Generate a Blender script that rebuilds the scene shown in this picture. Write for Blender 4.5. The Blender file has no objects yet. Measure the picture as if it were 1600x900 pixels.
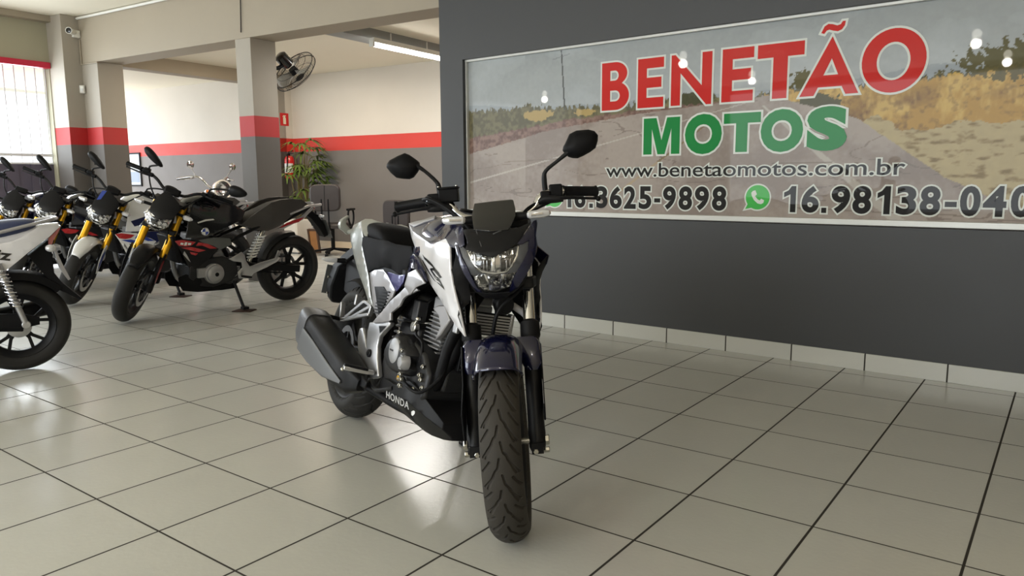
import bpy, bmesh, math, random
import numpy as np
from mathutils import Matrix, Vector
C = bpy.context.scene.collection
PI = math.pi
random.seed(4)
# ------------------------------------------------------------------ camera
cam_d = bpy.data.cameras.new('camera'); cam = bpy.data.objects.new('camera', cam_d); C.objects.link(cam)
cam_d.sensor_width = 36; cam_d.lens = 26.523; cam_d.clip_start = 0.05; cam_d.clip_end = 200
RT = Vector((0.80163795, 0.59777789, -0.00617974)); FW = Vector((-0.59236954, 0.79290887, -0.14280707)); UP = RT.cross(FW)
M = Matrix.Identity(4)
for i in range(3):
    M[i][0] = RT[i]; M[i][1] = UP[i]; M[i][2] = -FW[i]
M[0][3], M[1][3], M[2][3] = 3.4561386, -1.12252349, 1.08478754
cam.matrix_world = M
bpy.context.scene.camera = cam
# ------------------------------------------------------------------ exposure, world, daylight
sc = bpy.context.scene
sc.view_settings.view_transform = 'Standard'; sc.view_settings.look = 'None'
sc.view_settings.gamma = 1.0; sc.view_settings.exposure = 0.31; sc.view_settings.use_curve_mapping = False
w = bpy.data.worlds.new('daylight'); sc.world = w; w.use_nodes = True
bg = w.node_tree.nodes['Background']; bg.inputs[0].default_value = (0.88, 0.95, 1.0, 1); bg.inputs[1].default_value = 1.7
TH = math.radians(4.5)                      # the building frame is turned a little from the tile grid
def BW(s, t, z=0.0):
    return Vector((s*math.cos(TH) - t*math.sin(TH), s*math.sin(TH) + t*math.cos(TH), z))
def area(name, loc, aim, sx, sy, power, col=(1, 1, 1), spread=PI):
    d = bpy.data.lights.new(name, 'AREA'); d.shape = 'RECTANGLE'; d.size = sx; d.size_y = sy; d.energy = power; d.color = col; d.spread = spread
    o = bpy.data.objects.new(name, d); C.objects.link(o); o.location = loc
    o.rotation_euler = (Vector(aim) - Vector(loc)).to_track_quat('-Z', 'Y').to_euler()
    return o
area('shopfront_daylight', BW(-1.0, -8.45, 1.7), BW(-1.0, 0, 1.2), 7.0, 2.5, 250, (0.90, 0.96, 1.0))
area('street_gate_daylight', BW(-6.98, -3.3, 1.4), BW(0, -1.5, 0.6), 4.2, 2.4, 105, (0.92, 0.96, 1.0))
area('gate_daylight', BW(-6.98, 2.0, 1.6), BW(-3, 2.0, 1.0), 3.4, 2.0, 125, (0.86, 0.94, 1.0))
area('yard_daylight', BW(-11.7, 5.8, 1.5), BW(-8.0, 6.3, 1.6), 2.2, 2.2, 62, (0.93, 0.95, 1.0))
area('office_ceiling_lamp', BW(-4.7, 5.6, 2.7), BW(-4.9, 5.6, 0), 0.3, 1.2, 34, (1.0, 0.86, 0.68))
# ------------------------------------------------------------------ materials
def lin(c):
    return tuple(((v/255)/12.92 if v/255 <= 0.04045 else ((v/255+0.055)/1.055)**2.4) for v in c)
def mat(name, rgb, rough=0.5, metal=0.0, coat=0.0, bump=0.0, bscale=200, var=0.0, vscale=6, spec=0.5, emit=0.0, trans=0.0):
    m = bpy.data.materials.new(name); m.use_nodes = True
    nt = m.node_tree; b = nt.nodes['Principled BSDF']
    col = (*lin(rgb), 1)
    b.inputs['Base Color'].default_value = col; b.inputs['Roughness'].default_value = rough; b.inputs['Metallic'].default_value = metal
    b.inputs['Coat Weight'].default_value = coat; b.inputs['Coat Roughness'].default_value = 0.04
    b.inputs['Specular IOR Level'].default_value = spec; b.inputs['Transmission Weight'].default_value = trans
    tc = nt.nodes.new('ShaderNodeTexCoord')
    n = nt.nodes.new('ShaderNodeTexNoise'); n.inputs['Scale'].default_value = vscale; n.inputs['Detail'].default_value = 4
    nt.links.new(tc.outputs['Object'], n.inputs['Vector'])
    r = nt.nodes.new('ShaderNodeMapRange'); r.inputs['To Min'].default_value = rough*0.88; r.inputs['To Max'].default_value = min(1, rough*1.12)
    nt.links.new(n.outputs['Fac'], r.inputs['Value']); nt.links.new(r.outputs['Result'], b.inputs['Roughness'])
    if var:
        mx = nt.nodes.new('ShaderNodeMix'); mx.data_type = 'RGBA'
        mx.inputs['A'].default_value = tuple(v*(1-var) for v in col[:3]) + (1,); mx.inputs['B'].default_value = tuple(min(1, v*(1+var)) for v in col[:3]) + (1,)
        nt.links.new(n.outputs['Fac'], mx.inputs['Factor']); nt.links.new(mx.outputs['Result'], b.inputs['Base Color'])
    if bump:
        n2 = nt.nodes.new('ShaderNodeTexNoise'); n2.inputs['Scale'].default_value = bscale; n2.inputs['Detail'].default_value = 3
        nt.links.new(tc.outputs['Object'], n2.inputs['Vector'])
        bp = nt.nodes.new('ShaderNodeBump'); bp.inputs['Strength'].default_value = bump; bp.inputs['Distance'].default_value = 0.002
        nt.links.new(n2.outputs['Fac'], bp.inputs['Height']); nt.links.new(bp.outputs['Normal'], b.inputs['Normal'])
    if emit:
        b.inputs['Emission Color'].default_value = col; b.inputs['Emission Strength'].default_value = emit
    return m
def glassy(name, tint=(1, 1, 1), ior=1.45, rough=0.02, dark=0.0):
    m = bpy.data.materials.new(name); m.use_nodes = True; nt = m.node_tree; nt.nodes.clear()
    out = nt.nodes.new('ShaderNodeOutputMaterial'); mx = nt.nodes.new('ShaderNodeMixShader'); fr = nt.nodes.new('ShaderNodeFresnel')
    fr.inputs['IOR'].default_value = ior
    tr = nt.nodes.new('ShaderNodeBsdfTransparent'); tr.inputs[0].default_value = (*[v*(1-dark) for v in tint], 1)
    gl = nt.nodes.new('ShaderNodeBsdfGlossy'); gl.inputs['Roughness'].default_value = rough
    nt.links.new(fr.outputs[0], mx.inputs[0]); nt.links.new(tr.outputs[0], mx.inputs[1]); nt.links.new(gl.outputs[0], mx.inputs[2])
    nt.links.new(mx.outputs[0], out.inputs[0]); return m
M_black = mat('black_plastic', (20, 20, 22), 0.48, spec=0.12, bump=0.08, bscale=350)
M_satin = mat('satin_black', (24, 24, 26), 0.42, spec=0.2, bump=0.04, bscale=400)
M_gloss = mat('gloss_black', (12, 12, 14), 0.15, coat=0.6)
M_tread = mat('tread_rubber', (58, 55, 51), 0.66, spec=0.2, bump=0.1, bscale=260, var=0.15)
M_rubber = mat('tyre_rubber', (38, 37, 36), 0.62, spec=0.25, bump=0.1, bscale=260, var=0.15)
M_vinyl = mat('seat_vinyl', (24, 24, 26), 0.6, spec=0.05, bump=0.25, bscale=420)
M_chrome = mat('chrome', (215, 215, 218), 0.09, 1.0)
M_alu = mat('cast_aluminium', (188, 188, 190), 0.34, 0.85, bump=0.06, bscale=300)
M_silver = mat('silver_paint', (158, 156, 158), 0.34, 0.4, coat=0.5)
M_white = mat('pearl_white_paint', (218, 217, 220), 0.24, 0.0, coat=0.7)
M_navy = mat('navy_paint', (14, 17, 54), 0.2, 0.25, coat=0.9)
M_grey = mat('dark_grey_plastic', (74, 75, 78), 0.42, bump=0.06, bscale=350)
M_engine = mat('engine_black', (34, 34, 36), 0.4, 0.3, bump=0.12, bscale=260)
M_engfin = mat('engine_grey', (158, 158, 160), 0.42, 0.5, bump=0.08, bscale=240)
M_steel = mat('zinc_bolt', (190, 188, 180), 0.25, 1.0)
M_gold = mat('gold_anodised', (222, 170, 40), 0.3, 0.75)
M_red = mat('red_paint', (170, 30, 34), 0.28, 0.0, coat=0.6)
M_blue = mat('blue_paint', (30, 60, 150), 0.28, 0.0, coat=0.6)
M_lens = glassy('clear_lens', ior=1.5)
M_smoke = mat('smoked_screen', (22, 23, 26), 0.14, coat=0.5)
M_reflect = mat('lamp_reflector', (225, 226, 228), 0.16, 0.95)
M_amber = mat('amber_lens', (205, 120, 60), 0.15, coat=0.5)
M_clearplastic = mat('clear_indicator', (205, 205, 208), 0.12, 0.25, coat=0.8)
M_tail = mat('red_lens', (150, 16, 18), 0.15, coat=0.7)
M_mirror = mat('mirror_glass', (220, 224, 228), 0.03, 1.0)
M_orange = mat('orange_badge', (220, 90, 40), 0.4)
# ------------------------------------------------------------------ geometry helpers
class G:
    def __init__(s): s.v = []; s.f = []
    def add(s, vs, fs):
        o = len(s.v); s.v += [tuple(map(float, p)) for p in vs]; s.f += [tuple(i+o for i in f) for f in fs]; return s
    def box(s, c, d, R=None, taper=1.0):
        hx, hy, hz = d[0]/2, d[1]/2, d[2]/2
        vs = [Vector((x*hx*(taper if z > 0 else 1), y*hy*(taper if z > 0 else 1), z*hz)) for z in (-1, 1) for x, y in ((-1, -1), (1, -1), (1, 1), (-1, 1))]
        if R is not None: vs = [R @ p for p in vs]
        c = Vector(c)
        return s.add([p + c for p in vs], [(3, 2, 1, 0), (4, 5, 6, 7), (0, 1, 5, 4), (1, 2, 6, 5), (2, 3, 7, 6), (3, 0, 4, 7)])
    def bar(s, a, b, wy, wz, up=(0, 0, 1)):
        a = Vector(a); b = Vector(b); d = b - a; L = d.length; d.normalize()
        u = Vector(up); sd = d.cross(u)
        if sd.length < 1e-4: sd = d.cross(Vector((1, 0, 0)))
        sd.normalize(); u = sd.cross(d)
        R = Matrix((d, sd, u)).transposed()
        return s.box((a+b)/2, (L, wy, wz), R)
    def tube(s, path, r, n=12, cap=True, smooth=0, flat=1.0):
        P = [Vector(p) for p in path]; rs = list(r) if isinstance(r, (list, tuple)) else [r]*len(P)
        if smooth and len(P) > 2:
            Q = []; q = []
            for i in range(len(P)-1):
                p0 = P[max(i-1, 0)]; p1 = P[i]; p2 = P[i+1]; p3 = P[min(i+2, len(P)-1)]
                for k in range(smooth):
                    t = k/smooth
                    Q.append(0.5*((2*p1)+(p2-p0)*t+(2*p0-5*p1+4*p2-p3)*t*t+(3*p1-p0-3*p2+p3)*t**3)); q.append(rs[i]*(1-t)+rs[i+1]*t)
            Q.append(P[-1]); q.append(rs[-1]); P, rs = Q, q
        nrm = None; vs = []
        for i, p in enumerate(P):
            t = (P[min(i+1, len(P)-1)] - P[max(i-1, 0)])
            if t.length < 1e-9: t = Vector((0, 0, 1))
            t.normalize()
            if nrm is None:
                nrm = t.cross(Vector((0, 0, 1)))
                if nrm.length < 0.05: nrm = t.cross(Vector((0, 1, 0)))
                nrm.normalize()
            else:
                nrm = nrm - t*nrm.dot(t); nrm.normalize()
            bn = t.cross(nrm)
            for k in range(n):
                a = 2*PI*k/n; vs.append(p + nrm*math.cos(a)*rs[i] + bn*math.sin(a)*rs[i]*flat)
        fs = []
        for i in range(len(P)-1):
            for k in range(n):
                fs.append((i*n+k, i*n+(k+1) % n, (i+1)*n+(k+1) % n, (i+1)*n+k))
        if cap: fs += [tuple(range(n))[::-1], tuple((len(P)-1)*n+k for k in range(n))]
        return s.add(vs, fs)
    def lathe(s, prof, c=(0, 0, 0), axis='y', n=48, closed=False, R=None):
        vs = []; m = len(prof)
        for k in range(n):
            a = 2*PI*k/n; ca, sa = math.cos(a), math.sin(a)
            for r, h in prof:
                p = {'y': Vector((r*ca, h, r*sa)), 'z': Vector((r*ca, r*sa, h)), 'x': Vector((h, r*ca, r*sa))}[axis]
                if R is not None: p = R @ p
                vs.append(p + Vector(c))
        fs = []
        for k in range(n):
            for i in range(m if closed else m-1):
                j = (i+1) % m; k2 = (k+1) % n
                fs.append((k*m+i, k*m+j, k2*m+j, k2*m+i))
        return s.add(vs, fs)
    def disc(s, c, r, th, axis='y', n=32, ch=0.15, R=None):
        e = th/2; b = min(th*0.45, r*ch)
        return s.lathe([(0, -e), (r-b, -e), (r, -e+b), (r, e-b), (r-b, e), (0, e)], c, axis, n, R=R)
    def prism(s, pts, lo, hi, axis='y', inset=0.0):
        def mp(u, v, w): return {'y': (u, w, v), 'x': (w, u, v), 'z': (u, v, w)}[axis]
        n = len(pts); vs = [mp(u, v, lo) for u, v in pts] + [mp(u, v, hi) for u, v in pts]
        return s.add(vs, [tuple(range(n)), tuple(range(2*n-1, n-1, -1))] + [(i, i+n, (i+1) % n+n, (i+1) % n) for i in range(n)])
    def loft(s, rings, cap=True):
        n = len(rings[0]); vs = [p for r in rings for p in r]; fs = []
        for i in range(len(rings)-1):
            for k in range(n): fs.append((i*n+k, i*n+(k+1) % n, (i+1)*n+(k+1) % n, (i+1)*n+k))
        if cap: fs += [tuple(range(n))[::-1], tuple((len(rings)-1)*n+k for k in range(n))]
        return s.add(vs, fs)
    def ball(s, c, r, n=12, sc=(1, 1, 1)):
        prof = [(max(1e-5, math.sin(PI*i/n)), -math.cos(PI*i/n)) for i in range(n+1)]
        g = G().lathe(prof, (0, 0, 0), 'z', n*2)
        return s.add([(c[0]+x*r*sc[0], c[1]+y*r*sc[1], c[2]+z*r*sc[2]) for x, y, z in g.v], g.f)
    def bolt(s, c, r=0.006, h=0.006, axis='y'): return s.disc(c, r, h, axis, 6, 0.2)
    def mirror(s):
        o = len(s.v); s.v += [(x, -y, z) for x, y, z in s.v]; s.f += [tuple(i+o for i in reversed(f)) for f in s.f]; return s
    def flip(s): s.v = [(x, -y, z) for x, y, z in s.v]; s.f = [tuple(reversed(f)) for f in s.f]; return s
    def xf(s, M): s.v = [tuple(M @ Vector(p)) for p in s.v]; return s
def ring(x, yc, w, zb, zt, e=2.6, n=24, x2=None, tilt=0.0):
    """superellipse section at x; x2 tilts the top"""
    out = []
    for k in range(n):
        a = 2*PI*k/n; c, q = math.cos(a), math.sin(a)
        y = yc + math.copysign(abs(c)**(2/e), c)*w; f = math.copysign(abs(q)**(2/e), q); z = (zb+zt)/2 + f*(zt-zb)/2
        out.append((x + tilt*f, y, z))
    return out
def part(name, g, m, parent=None, ang=35, bevel=0.0, seg=2, sub=0, solid=0.0, mw=None, label=None, mats=None, midx=None):
    me = bpy.data.meshes.new(name); me.from_pydata(g.v, [], g.f); me.validate(); me.update()
    bm = bmesh.new(); bm.from_mesh(me); bmesh.ops.remove_doubles(bm, verts=bm.verts, dist=1e-6); bmesh.ops.recalc_face_normals(bm, faces=bm.faces); bm.to_mesh(me); bm.free()
    me.polygons.foreach_set('use_smooth', [True]*len(me.polygons)); me.set_sharp_from_angle(angle=math.radians(ang))
    for mm in (mats or [m]): me.materials.append(mm)
    if midx: 
        for p in me.polygons: p.material_index = midx(p)
    o = bpy.data.objects.new(name, me); C.objects.link(o)
    if parent is not None: o.parent = parent
    if mw is not None: o.matrix_local = mw
    if solid:
        d = o.modifiers.new('solid', 'SOLIDIFY'); d.thickness = solid; d.offset = -1
    if sub:
        d = o.modifiers.new('sub', 'SUBSURF'); d.levels = sub; d.render_levels = sub
    if bevel:
        d = o.modifiers.new('bevel', 'BEVEL'); d.width = bevel; d.segments = seg; d.limit_method = 'ANGLE'; d.angle_limit = math.radians(40)
    if label: o['label'] = label
    return o
def tps(P, V):
    """thin plate interpolation of values V at 2-D points P"""
    P = np.array(P, float); V = np.array(V, float); n = len(P)
    def U(r2): return np.where(r2 > 1e-12, r2*np.log(r2+1e-12), 0)
    K = U(((P[:, None]-P[None])**2).sum(-1)) + np.eye(n)*1e-5
    A = np.zeros((n+3, n+3)); A[:n, :n] = K; A[:n, n] = 1; A[:n, n+1:] = P; A[n, :n] = 1; A[n+1:, :n] = P.T
    w_ = np.linalg.lstsq(A, np.r_[V, 0, 0, 0], rcond=None)[0]
    def f(u, v):
        r2 = (P[:, 0]-u)**2 + (P[:, 1]-v)**2
        return float(U(r2) @ w_[:n] + w_[n] + w_[n+1]*u + w_[n+2]*v)
    return f
def surf(pts3, ctrl=(), axis='y'):
    i = {'y': (0, 2, 1), 'x': (1, 2, 0)}[axis]; A = list(pts3) + list(ctrl)
    return tps([(p[i[0]], p[i[1]]) for p in A], [p[i[2]] for p in A])
def panel(name, pts3, m, parent, ctrl=(), th=0.004, step=0.03, axis='y', out=-1, fn=None, off=0.0, bevel=0.0012, mw=None, label=None, both=False, ang=30):
    """curved sheet from a traced outline; out = direction of the outer side along axis"""
    i = {'y': (0, 2, 1), 'x': (1, 2, 0)}[axis]
    f = fn or surf(pts3, ctrl, axis)
    bm = bmesh.new()
    fc = bm.faces.new([bm.verts.new((p[i[0]], p[i[1]], 0)) for p in pts3])
    if step:
        us = [p[i[0]] for p in pts3]; vs = [p[i[1]] for p in pts3]
        for lo, hi, nn in ((min(us), max(us), (1, 0, 0)), (min(vs), max(vs), (0, 1, 0))):
            k = lo + step
            while k < hi:
                bmesh.ops.bisect_plane(bm, geom=bm.verts[:]+bm.edges[:]+bm.faces[:], plane_co=(k if nn[0] else 0, k if nn[1] else 0, 0), plane_no=nn); k += step
    bmesh.ops.triangulate(bm, faces=bm.faces[:])
    bm.verts.ensure_lookup_table(); g = G(); vs = []
    for v in bm.verts:
        u, q = v.co.x, v.co.y; h = f(u, q) + off*out
        vs.append((u, h, q) if axis == 'y' else (h, u, q))
    fs = [[v.index for v in fa.verts] for fa in bm.faces]; bm.free()
    nsum = 0
    for a in fs:
        A, B_, D = (Vector(vs[k]) for k in a[:3]); nsum += ((B_-A).cross(D-A))['xyz'.index(axis)]
    if nsum*out < 0: fs = [list(reversed(a)) for a in fs]
    g.add(vs, fs)
    if both:
        g2 = G().add(vs, fs).flip(); g.add(g2.v, g2.f)
    me = bpy.data.meshes.new(name); me.from_pydata(g.v, [], g.f); me.update()
    me.polygons.foreach_set('use_smooth', [True]*len(me.polygons)); me.set_sharp_from_angle(angle=math.radians(ang)); me.materials.append(m)
    o = bpy.data.objects.new(name, me); C.objects.link(o); o.parent = parent
    if mw is not None: o.matrix_local = mw
    if th:
        d = o.modifiers.new('solid', 'SOLIDIFY'); d.thickness = th; d.offset = -1
        if bevel:
            d = o.modifiers.new('bevel', 'BEVEL'); d.width = bevel; d.segments = 2; d.limit_method = 'ANGLE'; d.angle_limit = math.radians(60)
    if label: o['label'] = label
    return o
def mirrored(pts): return [(x, -y, z) for x, y, z in pts]
def thing(name, label, cat, loc=(0, 0, 0), rotz=0.0, group=None):
    o = bpy.data.objects.new(name, None); C.objects.link(o); o.location = loc; o.rotation_euler = (0, 0, rotz); o.empty_display_size = 0.1
    o['label'] = label; o['category'] = cat
    if group: o['group'] = group
    return o
def tag(o, label, cat, group=None):
    o['label'] = label; o['category'] = cat
    if group: o['group'] = group
    return o
def struct(name, g, m, **k):
    o = part(name, g, m, **k)
    if o.parent is None: o['kind'] = 'structure'
    return o
def bbox(s0, s1, t0, t1, z0, z1, g=None):
    """box in the building frame"""
    g = g or G()
    vs = [BW(s, t, z) for z in (z0, z1) for s, t in ((s0, t0), (s1, t0), (s1, t1), (s0, t1))]
    return g.add(vs, [(3, 2, 1, 0), (4, 5, 6, 7), (0, 1, 5, 4), (1, 2, 6, 5), (2, 3, 7, 6), (3, 0, 4, 7)])
def text_mesh(body, box, offset=0.0, space=1.0, grow=0.0, fitpad=0.0):
    """glyph outlines of body fitted into box (u0,u1,v0,v1): returns 2-D verts and faces; fitted before thickening"""
    cu = bpy.data.curves.new('t', 'FONT'); cu.body = body; cu.size = 1; cu.space_character = space; cu.resolution_u = 5
    ob = bpy.data.objects.new('t', cu); C.objects.link(ob)
    def grab(off):
        cu.offset = off; bpy.context.view_layer.update(); dg = bpy.context.evaluated_depsgraph_get()
        me = ob.evaluated_get(dg).to_mesh(); vs = [(v.co.x, v.co.y) for v in me.vertices]; fs = [tuple(p.vertices) for p in me.polygons]; ob.evaluated_get(dg).to_mesh_clear(); return vs, fs
    vs, fs = grab(offset)
    xs = [v[0] for v in vs]; ys = [v[1] for v in vs]; x0, x1, y0, y1 = min(xs), max(xs), min(ys), max(ys)
    sx = (box[1]-box[0])/(x1-x0); sy = (box[3]-box[2])/(y1-y0)
    if grow: vs, fs = grab(offset+grow/((sx+sy)/2))
    bpy.data.objects.remove(ob); bpy.data.curves.remove(cu)
    return [(box[0]+(x-x0)*sx, box[2]+(y-y0)*sy) for x, y in vs], fs
# ------------------------------------------------------------------ room materials
def wall_mat(name, upper, band, lower, z0=1.55, z1=1.765, rough=0.6):
    """painted in three heights: lower colour, red band, upper colour"""
    m = mat(name, upper, rough, bump=0.18, bscale=60)
    nt = m.node_tree; b = nt.nodes['Principled BSDF']
    ge = nt.nodes.new('ShaderNodeNewGeometry'); sp = nt.nodes.new('ShaderNodeSeparateXYZ'); nt.links.new(ge.outputs['Position'], sp.inputs[0])
    nz = nt.nodes.new('ShaderNodeTexNoise'); nz.inputs['Scale'].default_value = 1.6; nz.inputs['Detail'].default_value = 5; nt.links.new(ge.outputs['Position'], nz.inputs['Vector'])
    prev = None
    for k, (c, th) in enumerate(((lower, -99), (band, z0), (upper, z1))):
        if prev is None:
            rgb = nt.nodes.new('ShaderNodeRGB'); rgb.outputs[0].default_value = (*lin(c), 1); prev = rgb.outputs[0]; continue
        g_ = nt.nodes.new('ShaderNodeMath'); g_.operation = 'GREATER_THAN'; nt.links.new(sp.outputs['Z'], g_.inputs[0]); g_.inputs[1].default_value = th
        mx = nt.nodes.new('ShaderNodeMix'); mx.data_type = 'RGBA'; nt.links.new(g_.outputs[0], mx.inputs['Factor']); nt.links.new(prev, mx.inputs['A']); mx.inputs['B'].default_value = (*lin(c), 1)
        prev = mx.outputs['Result']
    hs = nt.nodes.new('ShaderNodeHueSaturation'); mr = nt.nodes.new('ShaderNodeMapRange'); mr.inputs['To Min'].default_value = 0.93; mr.inputs['To Max'].default_value = 1.07
    nt.links.new(nz.outputs['Fac'], mr.inputs['Value']); nt.links.new(mr.outputs['Result'], hs.inputs['Value']); nt.links.new(prev, hs.inputs['Color'])
    nt.links.new(hs.outputs['Color'], b.inputs['Base Color']); return m
RED = (204, 58, 46); GREY = (114, 108, 103); CREAM = (214, 206, 194)
M_wall = wall_mat('painted_wall', CREAM, RED, GREY)
M_pillar = wall_mat('painted_pillar', (164, 156, 143), (176, 38, 38), (94, 89, 84))
M_beam = mat('beam_paint', (162, 151, 133), 0.6, bump=0.15, bscale=50, var=0.06, vscale=2)
M_dark = mat('graphite_wall_paint', (57, 58, 60), 0.5, bump=0.15, bscale=70, var=0.06, vscale=2.5)
M_ceil = mat('ceiling_paint', (236, 228, 208), 0.7, bump=0.1, bscale=40, var=0.03, vscale=2)
M_trimw = mat('white_trim', (226, 224, 216), 0.5)
def tile_mat(name, skirt=False):
    m = mat(name, (193, 193, 187), 0.16, spec=0.5)
    nt = m.node_tree; b = nt.nodes['Principled BSDF']
    if skirt:
        tc = nt.nodes.new('ShaderNodeTexCoord'); src = tc.outputs['Object']
    else:
        ge = nt.nodes.new('ShaderNodeNewGeometry'); src = ge.outputs['Position']
    sc_ = nt.nodes.new('ShaderNodeVectorMath'); sc_.operation = 'SCALE'; sc_.inputs['Scale'].default_value = 1/0.41; nt.links.new(src, sc_.inputs[0])
    sp = nt.nodes.new('ShaderNodeSeparateXYZ'); nt.links.new(sc_.outputs[0], sp.inputs[0])
    def edge(sock):
        fr = nt.nodes.new('ShaderNodeMath'); fr.operation = 'FRACT'; nt.links.new(sock, fr.inputs[0])
        a = nt.nodes.new('ShaderNodeMath'); a.operation = 'SUBTRACT'; nt.links.new(fr.outputs[0], a.inputs[0]); a.inputs[1].default_value = 0.5
        ab = nt.nodes.new('ShaderNodeMath'); ab.operation = 'ABSOLUTE'; nt.links.new(a.outputs[0], ab.inputs[0])
        return ab.outputs[0]                               # 0.5 at the joint
    ex = edge(sp.outputs['X']); e = ex
    if not skirt:
        ey = edge(sp.outputs['Y'])
        ey2 = nt.nodes.new('ShaderNodeMath'); ey2.operation = 'SUBTRACT'; nt.links.new(ey, ey2.inputs[0]); ey2.inputs[1].default_value = 0.0016
        mx = nt.nodes.new('ShaderNodeMath'); mx.operation = 'MAXIMUM'; nt.links.new(ex, mx.inputs[0]); nt.links.new(ey2.outputs[0], mx.inputs[1]); e = mx.outputs[0]
    gm = nt.nodes.new('ShaderNodeMapRange'); gm.inputs['From Min'].default_value = 0.4885; gm.inputs['From Max'].default_value = 0.4915; nt.links.new(e, gm.inputs['Value'])
    fl = nt.nodes.new('ShaderNodeVectorMath'); fl.operation = 'FLOOR'; nt.links.new(sc_.outputs[0], fl.inputs[0])
    wn = nt.nodes.new('ShaderNodeTexWhiteNoise'); nt.links.new(fl.outputs[0], wn.inputs['Vector'])
    n1 = nt.nodes.new('ShaderNodeTexNoise'); n1.inputs['Scale'].default_value = 5; n1.inputs['Detail'].default_value = 6; nt.links.new(src, n1.inputs['Vector'])
    n2 = nt.nodes.new('ShaderNodeTexNoise'); n2.inputs['Scale'].default_value = 60; n2.inputs['Detail'].default_value = 3; nt.links.new(src, n2.inputs['Vector'])
    ad = nt.nodes.new('ShaderNodeMath'); ad.operation = 'ADD'; nt.links.new(n1.outputs['Fac'], ad.inputs[0]); nt.links.new(wn.outputs['Value'], ad.inputs[1])
    vr = nt.nodes.new('ShaderNodeMapRange'); vr.inputs['From Max'].default_value = 2; vr.inputs['To Min'].default_value = 0.94; vr.inputs['To Max'].default_value = 1.06; nt.links.new(ad.outputs[0], vr.inputs['Value'])
    hs = nt.nodes.new('ShaderNodeHueSaturation'); hs.inputs['Color'].default_value = (*lin((193, 193, 187)), 1); nt.links.new(vr.outputs['Result'], hs.inputs['Value'])
    cm = nt.nodes.new('ShaderNodeMix'); cm.data_type = 'RGBA'; nt.links.new(gm.outputs['Result'], cm.inputs['Factor']); nt.links.new(hs.outputs['Color'], cm.inputs['A']); cm.inputs['B'].default_value = (*lin((44, 40, 34)), 1)
    nt.links.new(cm.outputs['Result'], b.inputs['Base Color'])
    rr = nt.nodes.new('ShaderNodeMapRange'); rr.inputs['To Min'].default_value = 0.23; rr.inputs['To Max'].default_value = 0.8; nt.links.new(gm.outputs['Result'], rr.inputs['Value'])
    nt.links.new(rr.outputs['Result'], b.inputs['Roughness'])
    # gentle orange-peel glaze, sunk joints
    mh = nt.nodes.new('ShaderNodeMath'); mh.operation = 'MULTIPLY_ADD'; nt.links.new(gm.outputs['Result'], mh.inputs[0]); mh.inputs[1].default_value = -1.0; nt.links.new(n2.outputs['Fac'], mh.inputs[2])
    bp = nt.nodes.new('ShaderNodeBump'); bp.inputs['Strength'].default_value = 0.12; bp.inputs['Distance'].default_value = 0.004; nt.links.new(mh.outputs[0], bp.inputs['Height']); nt.links.new(bp.outputs['Normal'], b.inputs['Normal'])
    return m
M_tile = tile_mat('ceramic_floor_tile'); M_skirt = tile_mat('ceramic_skirting', True)
# ------------------------------------------------------------------ floor, ceilings
g = G().box((-3.2, 0.6, -0.05), (22, 19, 0.1)); struct('floor', g, M_tile)
g = bbox(-6.95, 8.0, -8.4, 4.2, 3.13, 3.25); struct('ceiling', g, M_ceil)
g = bbox(-12.2, 1.2, 4.37, 7.6, 2.755, 2.9); struct('ceiling_office', g, M_ceil)
# ------------------------------------------------------------------ the graphite wall with its recess
SA = math.radians(-1.72); SX = Vector((math.cos(SA), math.sin(SA), 0)); SN = Vector((-math.sin(SA), math.cos(SA), 0)); SD = 3.481753
wall_frame = Matrix.Translation(SN*SD) @ Matrix.Rotation(SA, 4, 'Z')      # x along the wall, y into it
SX0, SX1, SZ0, SZ1 = -0.567, 4.3, 0.812, 2.005
g = G()
def wbox(x0, x1, y0, y1, z0, z1, g): return g.box(((x0+x1)/2, (y0+y1)/2, (z0+z1)/2), (x1-x0, y1-y0, z1-z0))
wbox(-0.808, SX0, 0, 0.5, 0, 3.2, g); wbox(SX0, SX1, 0, 0.5, 0, SZ0, g); wbox(SX0, SX1, 0, 0.5, SZ1, 3.2, g); wbox(SX1, 5.4, 0, 0.5, 0, 3.2, g); wbox(SX0, SX1, 0.075, 0.5, SZ0, SZ1, g)
struct('wall_right', g, M_dark, mw=wall_frame)
g = G(); wbox(-0.808, 5.4, -0.012, 0.0, 0, 0.098, g)
o = struct('baseboard_right', g, M_skirt, mw=wall_frame, bevel=0.002)
# ------------------------------------------------------------------ left wall, gate, beams, pillars, back walls
g = bbox(-6.97, -6.82, 3.81, 4.2, 0, 3.2); bbox(-6.97, -6.82, -0.2, 3.81, 2.57, 3.2, g); bbox(-6.97, -6.82, -8.4, -5.5, 0, 3.2, g); bbox(-6.97, -6.82, -5.5, -1.1, 2.65, 3.2, g); bbox(-6.97, -6.82, -1.1, -0.2, 0, 3.2, g)
struct('wall_left', g, mat('left_wall_paint', (166, 161, 138), 0.6, bump=0.12, bscale=60, var=0.05, vscale=2))
g = bbox(-6.82, -6.7, -8.4, 4.04, 3.055, 3.13); struct('trim_1', g, M_beam, bevel=0.004)
g = bbox(-6.9, -6.78, -0.2, 3.81, 2.5, 2.572); struct('trim_2', g, mat('red_roller_box', (196, 30, 60), 0.45))
g = bbox(-6.82, -6.48, 3.82, 4.2, 0, 3.13); struct('trim_3', g, M_pillar, bevel=0.004)      # pier by the gate
g = bbox(-6.48, -6.13, 4.04, 4.37, 0, 2.56); struct('trim_4', g, M_pillar, bevel=0.004)      # pillar under the beam
g = bbox(-3.51, -3.27, 4.04, 4.37, 0, 2.56); struct('trim_5', g, M_pillar, bevel=0.004)      # middle pillar
g = bbox(-6.9, -0.5, 4.04, 4.37, 2.56, 3.2); struct('trim_6', g, M_beam, bevel=0.004)       # long beam
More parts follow.
